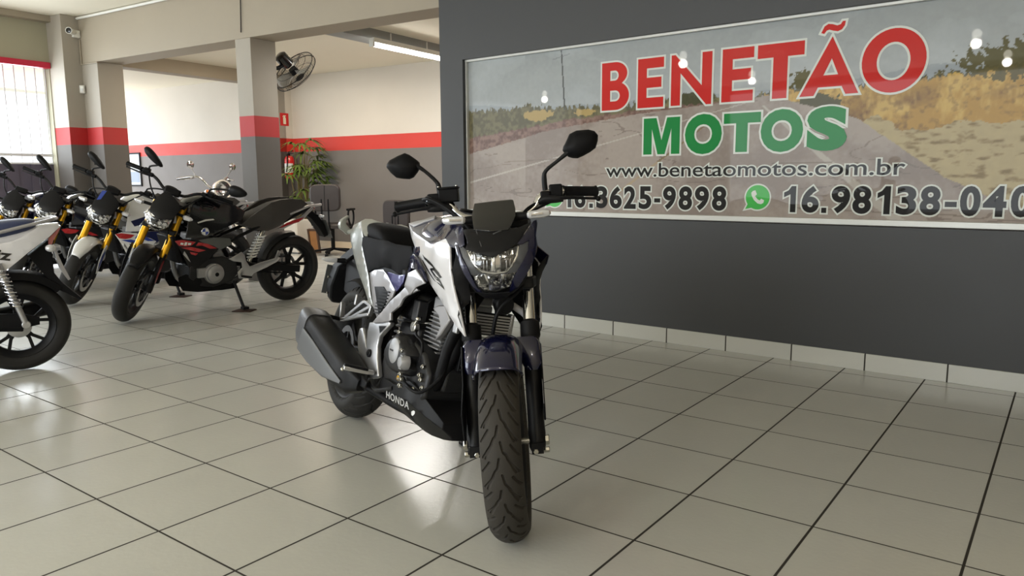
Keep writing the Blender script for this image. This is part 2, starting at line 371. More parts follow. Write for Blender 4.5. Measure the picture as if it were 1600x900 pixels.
g = bbox(-6.62, -6.385, 4.37, 7.38, 2.575, 2.8); struct('trim_7', g, M_beam, bevel=0.004)
g = bbox(-2.86, -2.6, 4.37, 7.38, 2.645, 2.8); struct('trim_8', g, mat('grey_beam_paint', (150, 152, 150), 0.6, bump=0.1), bevel=0.004)
g = bbox(-12.2, -6.42, 7.09, 7.24, 0, 2.9); bbox(-6.57, -6.42, 7.09, 7.53, 0, 2.9, g); bbox(-6.57, 0.6, 7.38, 7.53, 0, 2.9, g)
struct('wall_back', g, M_wall)
g = bbox(-6.42, 0.6, 7.365, 7.38, 0, 0.11); bbox(-12.0, -6.57, 7.075, 7.09, 0, 0.11, g); struct('baseboard_back', g, mat('cream_tile_skirting', (222, 204, 178), 0.3), bevel=0.003)
g = bbox(0.55, 0.7, 4.0, 7.5, 0, 2.9); struct('wall_office_side', g, M_wall)
g = bbox(-6.97, -4.5, -8.5, -8.35, 0, 3.2); bbox(2.5, 6.5, -8.5, -8.35, 0, 3.2, g); bbox(-4.5, 2.5, -8.5, -8.35, 0, .4, g); bbox(-4.5, 2.5, -8.5, -8.35, 3.0, 3.2, g); struct('wall_front', g, M_beam)
g = G().box((5.6, -2.6, 1.6), (0.15, 12.6, 3.2)); struct('wall_far_right', g, M_beam)
# the gate at the left: sheet-metal lower half, rail and bars above, bright street behind
gate = bpy.data.objects.new('door_1', None); C.objects.link(gate); gate['kind'] = 'structure'
M_gate = mat('gate_grey_steel', (84, 78, 92), 0.5, bump=0.05); M_gatew = mat('gate_white_steel', (225, 226, 228), 0.45)
g = G()
for k in range(27):
    t = -0.15 + k*0.147; bbox(-6.93, -6.915 + (0.012 if k % 2 else 0), t, t+0.147, 0.03, 1.31, g)
part('gate_panel', g, M_gate, gate, ang=10)
g = bbox(-6.94, -6.9, -0.15, 3.81, 1.405, 1.44); bbox(-6.94, -6.9, -0.15, 3.81, 1.31, 1.33, g); part('gate_rail', g, M_gatew, gate)
for k in range(33):
    t = -0.1 + k*0.122; g = G().tube([BW(-6.92, t, 1.32), BW(-6.92, t, 2.5)], 0.007, 8); part('gate_bar', g, M_gatew, gate)
g = bbox(-6.95, -6.89, 2.86, 2.92, 1.31, 2.5); part('gate_post', g, M_gatew, gate)
# ------------------------------------------------------------------ sign set into the wall
def noise2(U, V, seed=0, oct=4):
    rs = np.random.RandomState(seed); T = rs.rand(257, 257); out = 0; a = 0.5
    for k in range(oct):
        u = U*2**k; v = V*2**k; iu = np.floor(u).astype(int); iv = np.floor(v).astype(int); fu = u-iu; fv = v-iv
        fu = fu*fu*(3-2*fu); fv = fv*fv*(3-2*fv); iu %= 256; iv %= 256
        out = out + a*((T[iu, iv]*(1-fu)+T[iu+1, iv]*fu)*(1-fv)+(T[iu, iv+1]*(1-fu)+T[iu+1, iv+1]*fu)*fv); a *= 0.5
    return out
def print_colours(U, Z):
    """a plain desert-road photograph: pale sky, scrub along the horizon, grey road"""
    def col(c): return np.array(c, float)[None, :]
    def mixin(base, c, k): return base*(1-k[:, None]) + (c if isinstance(c, np.ndarray) else col(c))*k[:, None]
    sm = lambda x, a, b: np.clip((x-a)/(b-a), 0, 1)
    lerp = lambda xs, ys: np.interp(U, xs, ys)
    n = noise2(U*9, Z*9, 1, 5); nf = noise2(U*40, Z*40, 2, 4); nl = noise2(U*2.2, Z*3.5, 3, 4); ns = noise2(U*60, Z*22, 5, 3)
    c = mixin(np.repeat(col((168, 173, 176)), len(U), 0), (148, 153, 154), sm(Z, 1.62, 2.0)*0.8); c = mixin(c, (186, 192, 196), (nl > 0.5)*sm(nl, 0.45, 0.7)*0.5)
    mt = lerp([-.6, -.3, .2, 1, 2.2, 2.55, 2.75, 3.0, 3.3, 4.4], [1.66, 1.64, 1.60, 1.6, 1.6, 1.655, 1.66, 1.635, 1.66, 1.63]) + (n-.45)*0.03
    c = mixin(c, (142, 150, 158), (Z < mt)*0.55)
    # scrub band
    top = lerp([-.6, 0, .3, .9, 1.35, 1.75, 1.95, 2.3, 2.7, 3.1, 4.4], [1.6, 1.62, 1.585, 1.575, 1.6, 1.565, 1.60, 1.58, 1.605, 1.62, 1.66]) + (ns-.42)*0.075 + (n-.45)*0.04
    scr = Z < top
    c = np.where(scr[:, None], mixin(np.repeat(col((126, 118, 84)), len(U), 0), (74, 72, 52), sm(nf, .35, .6)), c)
    # left: grey-green plants, golden tufts, reddish gravel
    L = U < 1.0
    k = (L & scr)*1.0; c = mixin(c, (112, 108, 88), k*0.5)
    gold = (np.hypot((U-.12)/.14, (Z-1.545)/.038) + (nf-.45)*1.2 < 1) | (np.hypot((U-.52)/.09, (Z-1.545)/.022) + (nf-.45)*1.2 < 1)
    c = mixin(c, (186, 160, 104), gold*0.85)
    gv = Z < lerp([-.6, 0, .4, .9, 1.4, 1.8], [1.40, 1.46, 1.505, 1.53, 1.55, 1.565]) + (nf-.45)*0.04
    c = np.where((gv & (U < 1.75))[:, None], mixin(np.repeat(col((142, 116, 106)), len(U), 0), (104, 80, 72), sm(nf, .35, .65)), c)
    # right: golden brush over brown shade, sandy shoulder
    R = U > 1.8
    bush = R & (Z < top-0.01) & (Z > lerp([1.8, 2.2, 2.6, 3.1, 4.4], [1.55, 1.42, 1.36, 1.36, 1.34]) + (n-.45)*.12)
    bc = mixin(np.repeat(col((176, 138, 66)), len(U), 0), (112, 82, 46), sm(noise2(U*3.2, Z*8, 21, 5) + .35*(nf-.45), .36, .66)*sm(1.60-Z, .02, .16)); bc = mixin(bc, (206, 174, 100), sm(n + .5*(ns-.45), .40, .72)*.8); bc = mixin(bc, (92, 70, 42), sm(nf, .52, .7)*.35)
    c = np.where(bush[:, None], bc, c)
    sand = R & ~bush & (Z < top-0.05)
    c = np.where(sand[:, None], mixin(np.repeat(col((176, 160, 122)), len(U), 0), (116, 96, 58), sm(noise2(U*18, Z*46, 8, 4), .5, .68)*.8), c)
    tr = (np.hypot((U-3.15)/.34, (Z-1.655)/.095) + (nf-.45)*1.6 < 1) | (np.hypot((U-2.02)/.075, (Z-1.63)/.06) + (nf-.45)*1.7 < 1)
    c = mixin(c, (86, 80, 46), tr*0.9)
    dk = (np.hypot((U-2.12)/.13, (Z-1.50)/.055) + (nf-.45)*1.1 < 1) | (np.hypot((U-1.36)/.12, (Z-1.585)/.045) + (nf-.45)*1.1 < 1)
    c = mixin(c, (70, 70, 46), dk*0.9)
    # road
    zl = lerp([-.6, .233, .893, 1.705, 1.80], [1.275, 1.437, 1.505, 1.556, 1.566]); zr = lerp([1.76, 1.84, 2.33, 2.79, 3.14, 3.6], [1.572, 1.563, 1.407, 1.07, .91, .7])
    road = (Z < np.where(U < 1.78, zl, zr) + (nf-.45)*.016)
    rc = mixin(np.repeat(col((164, 153, 145)), len(U), 0), (140, 128, 121), sm(nl + .4*(nf-.45), .35, .65)); rc = mixin(rc, (116, 104, 98), (np.abs(noise2(U*1.4+3, Z*9, 11, 3)-.45) < .006)*.6)
    c = np.where(road[:, None], rc, c)
    def line(p, q, w0, w1, cl, k=0.8):
        nonlocal c
        p = np.array(p); q = np.array(q); d = q-p; t = ((U-p[0])*d[0]+(Z-p[1])*d[1])/(d@d); di = np.hypot(U-p[0]-t*d[0], Z-p[1]-t*d[1])
        c = mixin(c, cl, ((t > 0) & (t < 1) & (di < w0+(w1-w0)*t))*k)
    line((1.74, 1.545), (-.6, 1.05), .0025, .007, (190, 182, 174)); line((1.79, 1.512), (2.62, .80), .005, .028, (186, 180, 172))
    line((1.47, 1.44), (1.10, 1.19), .004, .007, (66, 56, 44)); line((1.47, 1.44), (.72, .93), .0045, .009, (178, 154, 116), .5)
    line((.327, 1.985), (.356, 1.575), .005, .006, (86, 88, 88), 1); line((.25, 1.93), (.40, 1.955), .003, .003, (120, 124, 124), .6)
    line((1.02, 1.545), (.90, 1.53), .004, .004, (104, 80, 72)); line((1.86, 1.17), (2.35, 1.165), .003, .002, (104, 92, 84), .7); line((2.0, .905), (2.9, .88), .003, .003, (110, 98, 90), .6); line((-.2, 1.215), (.35, 1.23), .003, .004, (124, 112, 104), .6)
    return np.clip(c*(0.97+0.06*nf[:, None]), 0, 255)
sign = bpy.data.objects.new('shop_sign', None); C.objects.link(sign); sign.matrix_world = wall_frame
tag(sign, 'large framed desert-road sign with red and green lettering in the dark wall', 'sign')
SY = 0.055
nx, nz = 860, 215; us = np.linspace(SX0, SX1, nx); zs = np.linspace(SZ0, SZ1, nz); UU, ZZ = np.meshgrid(us, zs, indexing='ij')
me = bpy.data.meshes.new('print_panel'); vs = np.stack([UU.ravel(), np.full(UU.size, SY+.002), ZZ.ravel()], 1)
ii = (np.arange(nx-1)[:, None]*nz + np.arange(nz-1)[None]).ravel()
me.from_pydata(vs.tolist(), [], np.stack([ii, ii+nz, ii+nz+1, ii+1], 1).tolist())
colr = print_colours(UU.ravel(), ZZ.ravel())/255; colr = np.where(colr <= .04045, colr/12.92, ((colr+.055)/1.055)**2.4)
ca = me.color_attributes.new('ink', 'FLOAT_COLOR', 'POINT'); ca.data.foreach_set('color', np.c_[colr, np.ones(len(colr))].astype(np.float32).ravel())
M_print = mat('printed_landscape', (150, 150, 150), 0.5, coat=0.22, spec=0.15); M_print.node_tree.nodes['Principled BSDF'].inputs['Coat Roughness'].default_value = 0.015
at = M_print.node_tree.nodes.new('ShaderNodeAttribute'); at.attribute_name = 'ink'; M_print.node_tree.links.new(at.outputs['Color'], M_print.node_tree.nodes['Principled BSDF'].inputs['Base Color'])
me.materials.append(M_print); o = bpy.data.objects.new('print_panel', me); C.objects.link(o); o.parent = sign
def ink(name, rgb):
    m = mat(name, rgb, 0.5, coat=0.22, spec=0.15); m.node_tree.nodes['Principled BSDF'].inputs['Coat Roughness'].default_value = 0.015; return m
M_ired = ink('red_ink', (196, 34, 28)); M_igreen = ink('green_ink', (18, 128, 60)); M_iblack = ink('black_ink', (30, 28, 27)); M_iwhite = ink('white_ink', (214, 218, 212)); M_iwa = ink('bright_green_ink', (72, 180, 82))
g = G(); wbox(SX0, SX1, 0.028, 0.06, SZ1-0.017, SZ1, g); wbox(SX0, SX1, 0.012, 0.06, SZ0+.006, SZ0+0.038, g); wbox(SX0, SX0+.012, 0.03, 0.06, SZ0, SZ1, g)
part('sign_frame', g, mat('aluminium_frame', (205, 205, 200), 0.35, 0.2), sign, bevel=0.002)
def loops_mesh(loops, grow=0.0):
    cu = bpy.data.curves.new('c', 'CURVE'); cu.dimensions = '2D'; cu.fill_mode = 'BOTH'; cu.offset = grow
    for L in loops:
        s = cu.splines.new('POLY'); s.points.add(len(L)-1); s.use_cyclic_u = True
        for p, q in zip(s.points, L): p.co = (q[0], q[1], 0, 1)
    ob = bpy.data.objects.new('c', cu); C.objects.link(ob); bpy.context.view_layer.update(); dg = bpy.context.evaluated_depsgraph_get()
    e = ob.evaluated_get(dg); m_ = e.to_mesh(); vs = [(v.co.x, v.co.y) for v in m_.vertices]; fs = [tuple(p.vertices) for p in m_.polygons]; e.to_mesh_clear()
    bpy.data.objects.remove(ob); bpy.data.curves.remove(cu); return vs, fs
def flat(name, vf, m, y, parent=None):
    g = G(); 
    for vs, fs in vf: g.add([(u, y, v) for u, v in vs], fs)
    o = part(name, g, m, parent); 
    return o
def arc(cx, cy, rx, ry, a0, a1, n=20): return [(cx+rx*math.cos(math.radians(a0+(a1-a0)*k/n)), cy+ry*math.sin(math.radians(a0+(a1-a0)*k/n))) for k in range(n+1)]
zb, zt = 1.546, 1.862; sw = .066; H = zt-zb; zm = zb+H*.545
def gE(a, b): return [[(a, zb), (b, zb), (b, zb+.064), (a+sw, zb+.064), (a+sw, zm-.045), (b-.016, zm-.045), (b-.016, zm+.02), (a+sw, zm+.02), (a+sw, zt-.064), (b, zt-.064), (b, zt), (a, zt)]]
ben = [
 ('B', [[(.667, zb), (.775, zb)] + arc(.775, zb+.093, .104, .093, -90, 62, 16) + arc(.770, zt-.076, .094, .076, -48, 90, 14) + [(.667, zt)],
        [(.733, zb+.058), (.733, zb+.13), (.772, zb+.13)] + arc(.772, zb+.094, .036, .036, 90, -90, 10), [(.733, zt-.055), (.768, zt-.055)] + arc(.768, zt-.088, .03, .033, 90, -90, 10) + [(.733, zt-.121)]]),
 ('E', gE(.945, 1.134)),
 ('N', [[(1.187, zb), (1.252, zb), (1.252, zb+.2), (1.43, zb-.004), (1.464, zb-.004), (1.464, zt), (1.398, zt), (1.398, zb+.115), (1.215, zt), (1.187, zt)]]),
 ('E', gE(1.53, 1.728)),
 ('T', [[(1.845, zb), (1.93, zb), (1.93, zt-.078), (2.023, zt-.078), (2.023, zt), (1.75, zt), (1.75, zt-.078), (1.845, zt-.078)]]),
 ('A', [[(2.005, zb), (2.085, zb), (2.107, zb+.045), (2.236, zb+.045), (2.258, zb), (2.326, zb), (2.174, zt+.004)], [(2.134, zb+.11), (2.176, zb+.2), (2.214, zb+.11)]]),
 ('O', [arc(2.4945, 1.703, .159, .168, 0, 358, 40), arc(2.4945, 1.70, .083, .1, 0, 358, 32)]),
 ('~', [[(2.111, 1.89), (2.128, 1.925), (2.148, 1.936), (2.170, 1.932), (2.196, 1.922), (2.214, 1.926), (2.224, 1.942), (2.240, 1.942), (2.236, 1.918), (2.222, 1.898), (2.2, 1.890), (2.176, 1.896), (2.154, 1.904), (2.14, 1.9), (2.128, 1.884)]])]
def letters(name, items, m, grow=0.012):
    flat(name+'_outline', [i(grow) for i in items], M_iwhite, SY+.0005, sign); flat(name, [i(0) for i in items], m, SY-.0005, sign)
letters('red_lettering', [lambda gr, L=L: loops_mesh(L, gr) for _, L in ben], M_ired)
gb = [('O', (1.293, 1.541, 1.234, 1.484)), ('T', (1.552, 1.784, 1.241, 1.476)), ('O', (1.786, 2.036, 1.234, 1.484)), ('S', (2.057, 2.279, 1.234, 1.484))]
letters('green_lettering', [lambda gr: loops_mesh([[(.995, 1.241), (1.056, 1.241), (1.056, 1.405), (1.10, 1.241), (1.152, 1.241), (1.197, 1.405), (1.197, 1.241), (1.257, 1.241), (1.257, 1.476), (1.165, 1.476), (1.127, 1.332), (1.088, 1.476), (.995, 1.476)]], gr)] + [lambda gr, ch=ch, b=b: text_mesh(ch, b, 0.06, grow=gr) for ch, b in gb], M_igreen)
letters('web_address', [lambda gr: text_mesh('www.benetaomotos.com.br', (.708, 2.588, 1.094, 1.184), 0.008, grow=gr)], M_iblack, 0.008)
MOB = [('1', 1.939, 2.013), ('6', 2.047, 2.145), ('.', 2.161, 2.189), ('9', 2.214, 2.315), ('8', 2.329, 2.427), ('1', 2.454, 2.524), ('3', 2.554, 2.653), ('8', 2.67, 2.767), ('-', 2.788, 2.843), ('0', 2.857, 2.949), ('4', 2.96, 3.062), ('0', 3.08, 3.172)]
PHO = [('1', .352, .419), ('6', .447, .540), ('.', .572, .602), ('3', .63, .721), ('6', .74, .836), ('2', .853, .945), ('5', .967, 1.062), ('-', 1.083, 1.128), ('9', 1.147, 1.24), ('8', 1.26, 1.355), ('9', 1.373, 1.469), ('8', 1.49, 1.585)]
def digit(ch, a, b, lo, hi):
    if ch == '.': return lambda gr: loops_mesh([[(a, lo), (b, lo), (b, lo+.030), (a, lo+.030)]], gr)
    if ch == '-': return lambda gr: loops_mesh([[(a, lo+.045), (b, lo+.045), (b, lo+.073), (a, lo+.073)]], gr)
    if ch == '1': return lambda gr: loops_mesh([[(b-.032, lo), (b, lo), (b, hi), (b-.026, hi), (b-.045, hi-.026), (a+.004, hi-.038), (a+.004, hi-.066), (b-.032, hi-.048)]], gr)
    return lambda gr: text_mesh(ch, (a, b, lo-.001, hi+.001), .036, grow=gr)
letters('phone_number', [digit(c_, a_, b_, .880, 1.031) for c_, a_, b_ in PHO], M_iblack, 0.009)
letters('mobile_number', [digit(c_, a_, b_, .880, 1.034) for c_, a_, b_ in MOB], M_iblack, 0.009)
def phone_icon(cx, cz, r):
    b = arc(cx, cz, r, r, -120, 215, 40) + [(cx-r*1.02, cz-r*.98)]
    flat('phone_badge_outline', [loops_mesh([b], .009)], M_iwhite, SY+.0005, sign); flat('phone_badge', [loops_mesh([b])], M_iwa, SY-.0005, sign)
    h = [(-.42, .52), (-.2, .58), (-.06, .25), (-.2, .1), (0, -.16), (.2, -.26), (.3, -.1), (.56, -.24), (.5, -.46), (.3, -.56), (.02, -.5), (-.3, -.22), (-.5, .14), (-.54, .36)]
    flat('phone_handset', [loops_mesh([[(cx+r*x, cz+r*y) for x, y in h]])], M_iwhite, SY-.0012, sign)
phone_icon(1.783, .966, .074); phone_icon(.27, .955, .074)
# ------------------------------------------------------------------ ceiling bulbs of the showroom (seen mirrored in the sign)
M_bulb = mat('lit_bulb', (255, 250, 235), 0.4, emit=22)
for x, y in ((-1.57, -2.1), (-1.62, -4.65), (1.9, -3.06), (1.96, -5.15), (-6.0, -4.6), (4.6, -2.2)):
    lampb = thing('ceiling_bulb', 'white LED bulb hanging from the showroom ceiling', 'lamp', (x, y, 2.82), 0, 'showroom ceiling bulbs')
    part('socket', G().lathe([(0, .31), (.05, .31), (.05, .295), (.003, .285), (.003, .12), (.024, .11), (.024, .05), (0, .05)], axis='z', n=20), M_trimw, lampb)
    part('bulb', G().lathe([(0, -.06), (.03, -.055), (.052, -.03), (.056, 0), (.045, .03), (.022, .055), (0, .055)], axis='z', n=20), M_bulb, lampb)
    d = bpy.data.lights.new('bulb_light', 'POINT'); d.energy = 24; d.color = (1, .96, .88); d.shadow_soft_size = 0.06
    lo = bpy.data.objects.new('bulb_light', d); C.objects.link(lo); lo.parent = lampb; lo.location = (0, 0, -.12)
# ------------------------------------------------------------------ fluorescent batten in the office
bat = thing('tube_lamp', 'lit white fluorescent batten under the grey office ceiling beam', 'lamp', BW(-2.5, 5.66, 2.56), TH)
part('batten_body', G().box((0, 0, .045), (.075, 1.24, .05)).box((0, -.615, .01), (.06, .03, .075)).box((0, .615, .01), (.06, .03, .075)).box((0, -.3, .11), (.012, .012, .1)).box((0, .35, .11), (.012, .012, .1)), M_trimw, bat, bevel=0.003)
part('light_tube', G().tube([(0, -.595, -.008), (0, .595, -.008)], .017, 16), mat('lit_tube', (255, 253, 248), 0.4, emit=14), bat)
d = bpy.data.lights.new('tube_light', 'AREA'); d.shape = 'RECTANGLE'; d.size = .05; d.size_y = 1.2; d.energy = 42; d.color = (1, .97, .92)
lo = bpy.data.objects.new('tube_light', d); C.objects.link(lo); lo.parent = bat; lo.location = (0, 0, -.045)
# ------------------------------------------------------------------ motorcycle building blocks (x forward, y to the rider's left, z up)
def axis_frame(a, b):
    d = (Vector(b)-Vector(a)).normalized(); s = d.cross(Vector((0, 0, 1))); s = s.normalized() if s.length > 1e-3 else Vector((0, 1, 0)); return d, s, s.cross(d)
def tyre_geo(c, R, W, rr, nseg=160, nt=24, grooves=None, N=20, gw=0.0032, depth=0.0028):
    a = 0.56*W; ys = np.linspace(-W/2, W/2, nt); rt = R-(a-np.sqrt(a*a-ys*ys)); re = rt[0]
    def side(sg):
        P0 = np.array([W/2, re]); P1 = np.array([W*.535, rr+.42*(re-rr)]); P2 = np.array([W*.37, rr+.003]); o = []
        for k in range(1, 9):
            t = k/8; o.append((1-t)**2*P0+2*t*(1-t)*P1+t*t*P2)
        return [(sg*p[0], p[1]) for p in o]
    prof = side(-1)[::-1] + list(zip(ys, rt)) + side(1); py = np.array([p[0] for p in prof]); pr = np.array([p[1] for p in prof]); m = len(prof)
    th = np.linspace(0, 2*np.pi, nseg, endpoint=False); TT, YY = np.meshgrid(th, py, indexing='ij'); RR = np.repeat(pr[None], nseg, 0)
    if grooves:
        PL = 2*np.pi*R/N; U = -TT*R; D = np.full(TT.shape, 9.0)
        for sg, ph in ((1, 0.0), (-1, 0.5)):
            u0 = np.mod(U/PL + ph, 1.0)
            for gl in grooves:
                for (ua, ya), (ub, yb) in zip(gl[:-1], gl[1:]):
                    for sh in (-1, 0, 1):
                        ax_, ay_ = (ua+sh)*PL, ya*sg; bx_, by_ = (ub+sh)*PL, yb*sg; dx, dy = bx_-ax_, by_-ay_
                        t = np.clip(((u0*PL-ax_)*dx+(YY-ay_)*dy)/(dx*dx+dy*dy), 0, 1)
                        D = np.minimum(D, np.hypot(u0*PL-ax_-t*dx, YY-ay_-t*dy))
        k = np.clip((gw/2+.0007-D)/.0014, 0, 1); RR = RR - depth*k
    X = c[0]+RR*np.cos(TT); Z = c[2]+RR*np.sin(TT); Y = c[1]+YY
    g = G(); vs = np.stack([X.ravel(), Y.ravel(), Z.ravel()], 1).tolist()
    fs = [(k*m+i, k*m+i+1, ((k+1) % nseg)*m+i+1, ((k+1) % nseg)*m+i) for k in range(nseg) for i in range(m-1)]
    g.v = [tuple(v) for v in vs]; g.f = fs; return g
def wheel(parent, name, c, R, W, rr, mw=None, grooves=None, nseg=128, nt=20, N=20, spokes=5, disc_y=None, disc_r=.14, mr=None, mt=None, split=True, hub=.045, gw=.0032, gd=.0028):
    mr = mr or M_satin; c = tuple(c); h = W*.39
    g = G().lathe([(rr-.002, -h), (rr+.005, -h-.004), (rr+.006, -h+.004), (rr-.008, -h+.010), (rr-.020, -h*.35), (rr-.020, h*.35), (rr-.008, h-.010), (rr+.006, h-.004), (rr+.005, h+.004), (rr-.002, h), (rr-.024, h*.6), (rr-.032, h*.3), (rr-.032, -h*.3), (rr-.024, -h*.6)], c, 'y', 72, closed=True)
    g.lathe([(.012, -h*.95), (hub*.8, -h*.95), (hub, -h*.6), (hub*.75, -h*.2), (hub*.75, h*.2), (hub, h*.6), (hub*.8, h*.95), (.012, h*.95)], c, 'y', 32)
    for k in range(spokes):
        a = 2*PI*k/spokes + .3
        def P(r, da): return (c[0]+r*math.cos(a+da), c[1], c[2]+r*math.sin(a+da))
        if split:
            for sg in (-1, 1):
                g.bar(P(hub*.6, sg*.25), P(rr*.5, sg*.10), h*.55, .017, (0, 1, 0)); g.bar(P(rr*.48, sg*.10), P(rr-.022, sg*.24), h*.5, .014, (0, 1, 0))
        else:
            g.bar(P(hub*.6, 0), P(rr-.022, .12), h*.55, .026, (0, 1, 0))
    w_ = part(name, g, mr, parent, mw=mw, bevel=.003)
    part('tyre', tyre_geo(c, R, W, rr, nseg, nt, grooves, N, gw, gd), mt or M_rubber, w_, ang=38)
    for dy in ([disc_y] if isinstance(disc_y, (int, float)) else (disc_y or [])):
        y = c[1]+dy; g = G().lathe([(disc_r, y-.0025), (disc_r, y+.0025), (disc_r*.76, y+.0025), (disc_r*.76, y-.0025)], (c[0], 0, c[2]), 'y', 64, closed=True)
        for k in range(6):
            a = 2*PI*k/6; g.bar((c[0]+.04*math.cos(a), y, c[2]+.04*math.sin(a)), (c[0]+disc_r*.79*math.cos(a+.35), y, c[2]+disc_r*.79*math.sin(a+.35)), .004, .016, (0, 1, 0))
        for k in range(24):
            a = 2*PI*k/24; r = disc_r*(.82 if k % 2 else .92); g.disc((c[0]+r*math.cos(a), y+math.copysign(.0028, dy), c[2]+r*math.sin(a)), .0045, .001, 'y', 8)
        part('brake_disc', g, M_disc, w_)
    return w_
M_disc = mat('brake_disc_steel', (150, 150, 152), 0.28, 0.95)
def oriented(c, d, s, u, w, h, e=4, n=24):
    out = []
    for k in range(n):
        a = 2*PI*k/n; cc, q = math.cos(a), math.sin(a)
        out.append(tuple(Vector(c) + s*(math.copysign(abs(cc)**(2/e), cc)*w) + u*(math.copysign(abs(q)**(2/e), q)*h)))
    return out
def box_loft(pts, e=4, n=24):
    """pts: (centre, half width, half height) along a path"""
    rings = []
    for i, (c, w, h) in enumerate(pts):
        d, s, u = axis_frame(pts[max(i-1, 0)][0], pts[min(i+1, len(pts)-1)][0]); rings.append(oriented(c, d, s, u, w, h, e, n))
    return G().loft(rings)
def steer_matrix(rake, wb, trail, delta):
    r = math.radians(rake); ax = Vector((-math.sin(r), 0, math.cos(r))); ap = Vector((wb+trail, 0, 0))
    return Matrix.Translation(ap) @ Matrix.Rotation(delta, 4, ax) @ Matrix.Translation(-ap), ax
# ------------------------------------------------------------------ the white and navy naked motorcycle
hero = thing('motorcycle', 'white and navy naked motorcycle parked alone in front of the sign, front wheel turned', 'motorcycle', (0.82576, 1.13646, 0.004))
hero.rotation_euler = (-0.207894, 0, -0.401872)
SM, FA = steer_matrix(24.7, 1.39, 0.105, -0.62714)
def P(name, g, m, par=None, st=False, **k): return part(name, g, m, par if par is not None else hero, mw=(SM if st else None), **k)
gr_front = [[(0, .003), (.30, .009), (.38, .016), (.98, .040)], [(.52, .020), (.95, .047)], [(.1, .030), (.42, .050)]]
gr_rear = [[(0, .004), (.35, .012), (.45, .022), (1.0, .058)], [(.55, .030), (.98, .066)], [(.1, .045), (.45, .068)]]
fw = wheel(hero, 'front_wheel', (1.39, 0, .293), .293, .114, .216, SM, gr_front, 1000, 84, 21, 5, -.062, .138, gw=.0056, gd=.006, mt=M_tread)
rw = wheel(hero, 'rear_wheel', (0, 0, .306), .306, .152, .216, None, gr_rear, 520, 70, 18, 5, -.075, .11, gw=.006, gd=.0045)
part('axle', G().tube([(1.39, -.125, .293), (1.39, .125, .293)], .011, 16).disc((1.39, -.124, .293), .016, .014, 'y', 6).disc((1.39, .124, .293), .016, .014, 'y', 6), M_steel, fw)
# forks
FT = FA
def fpos(s, y): return Vector((1.39, y, .293)) + FT*s
for sg in (-1, 1):
    y = sg*.094
    leg = P('fork_leg', G().tube([fpos(-.032, y), fpos(-.02, y), fpos(.02, y), fpos(.06, y), fpos(.30, y), fpos(.335, y)], [.020, .025, .027, .0255, .0265, .028], 20), M_satin, st=True, bevel=.001)
    part('chrome_tube', G().tube([fpos(.33, y), fpos(.72, y)], .0195, 20), M_chrome, leg, label='bright chromed fork tube')
    part('dust_seal', G().tube([fpos(.322, y), fpos(.33, y), fpos(.372, y), fpos(.38, y)], [.029, .032, .031, .022], 20), M_black, leg)
    part('axle_clamp', G().box(fpos(-.018, y), (.05, .036, .034)).bolt((1.413, y+sg*.018, .275), .008, .012).bolt((1.368, y+sg*.018, .27), .007, .012), M_satin, leg, bevel=.004)
    part('clamp_bolt', G().bolt((1.416, y-sg*.005, .268), .0085, .02, 'x').bolt((1.39, y+sg*.026, .262), .009, .02, 'y'), M_steel, leg)
    g = G().prism([(1.44, .40), (1.40, .43), (1.345, .47), (1.33, .53), (1.30, .58), (1.27, .575), (1.285, .5), (1.325, .42), (1.36, .36), (1.42, .30)] if sg < 0 else [(1.42, .36), (1.40, .43), (1.345, .47), (1.31, .53), (1.27, .57), (1.25, .56), (1.285, .48), (1.35, .38)], y+sg*.026, y+sg*.032)
    part('leg_shield', g, M_black, leg, bevel=.003)
part('warning_label', G().prism([(1.375, .475), (1.352, .475), (1.375, .41), (1.398, .41)], .122, .1235).xf(Matrix.Translation((.012, 0, 0))), mat('grey_label', (150, 152, 160), .5), bpy.data.objects['fork_leg.001'])
# front brake caliper on the right leg
cal = P('front_caliper', G().prism([(1.285, .29), (1.30, .37), (1.275, .42), (1.235, .41), (1.225, .33), (1.245, .285)], -.098, -.048).prism([(1.33, .31), (1.34, .40), (1.28, .40), (1.28, .31)], -.10, -.085), M_satin, st=True, bevel=.006)
part('caliper_bolt', G().bolt((1.30, -.103, .385), .008, .012), M_steel, cal); part('caliper_bolt', G().bolt((1.31, -.103, .325), .008, .012), M_steel, cal)
# mudguard
g = G(); rows = []
for i in range(25):
    t = math.radians(54 + 84*i/24); row = []
    for k in range(17):
        v = -1 + k/8; e = 1 - .35*max(0, (abs(v)-.0))*(1 if i < 3 else .2)*(3-i)/3 if i < 3 else 1
        r = .326 - .052*abs(v)**2.6 + .004*math.cos(v*PI); tt = t + (.10*abs(v)**2 if i == 0 else 0)*(1 if i == 0 else 0)
        row.append((1.39+r*math.cos(tt), .070*math.sin(v*PI/2)*1.0, .293+r*math.sin(tt)))
    rows.append(row)
vs = [p for r in rows for p in r]; g.add(vs, [(i*17+k, i*17+k+1, (i+1)*17+k+1, (i+1)*17+k) for i in range(24) for k in range(16)])
fen = P('front_mudguard', g, M_navy, st=True, solid=.004)
for sg in (-1, 1):      # painted shoulders wrapping the fork legs
    y = sg*.094
    rings = [oriented(fpos(s, y+sg*dy)+Vector((.006, 0, 0)), FT, Vector((0, 1, 0)), Vector((1, 0, .4)).normalized(), w, h, 3, 20) for s, dy, w, h in ((.215, .004, .018, .022), (.235, .002, .031, .033), (.27, -.004, .037, .036), (.305, -.012, .042, .036), (.322, -.018, .036, .030))]
    part('mudguard_shoulder', G().loft(rings), M_navy, fen)
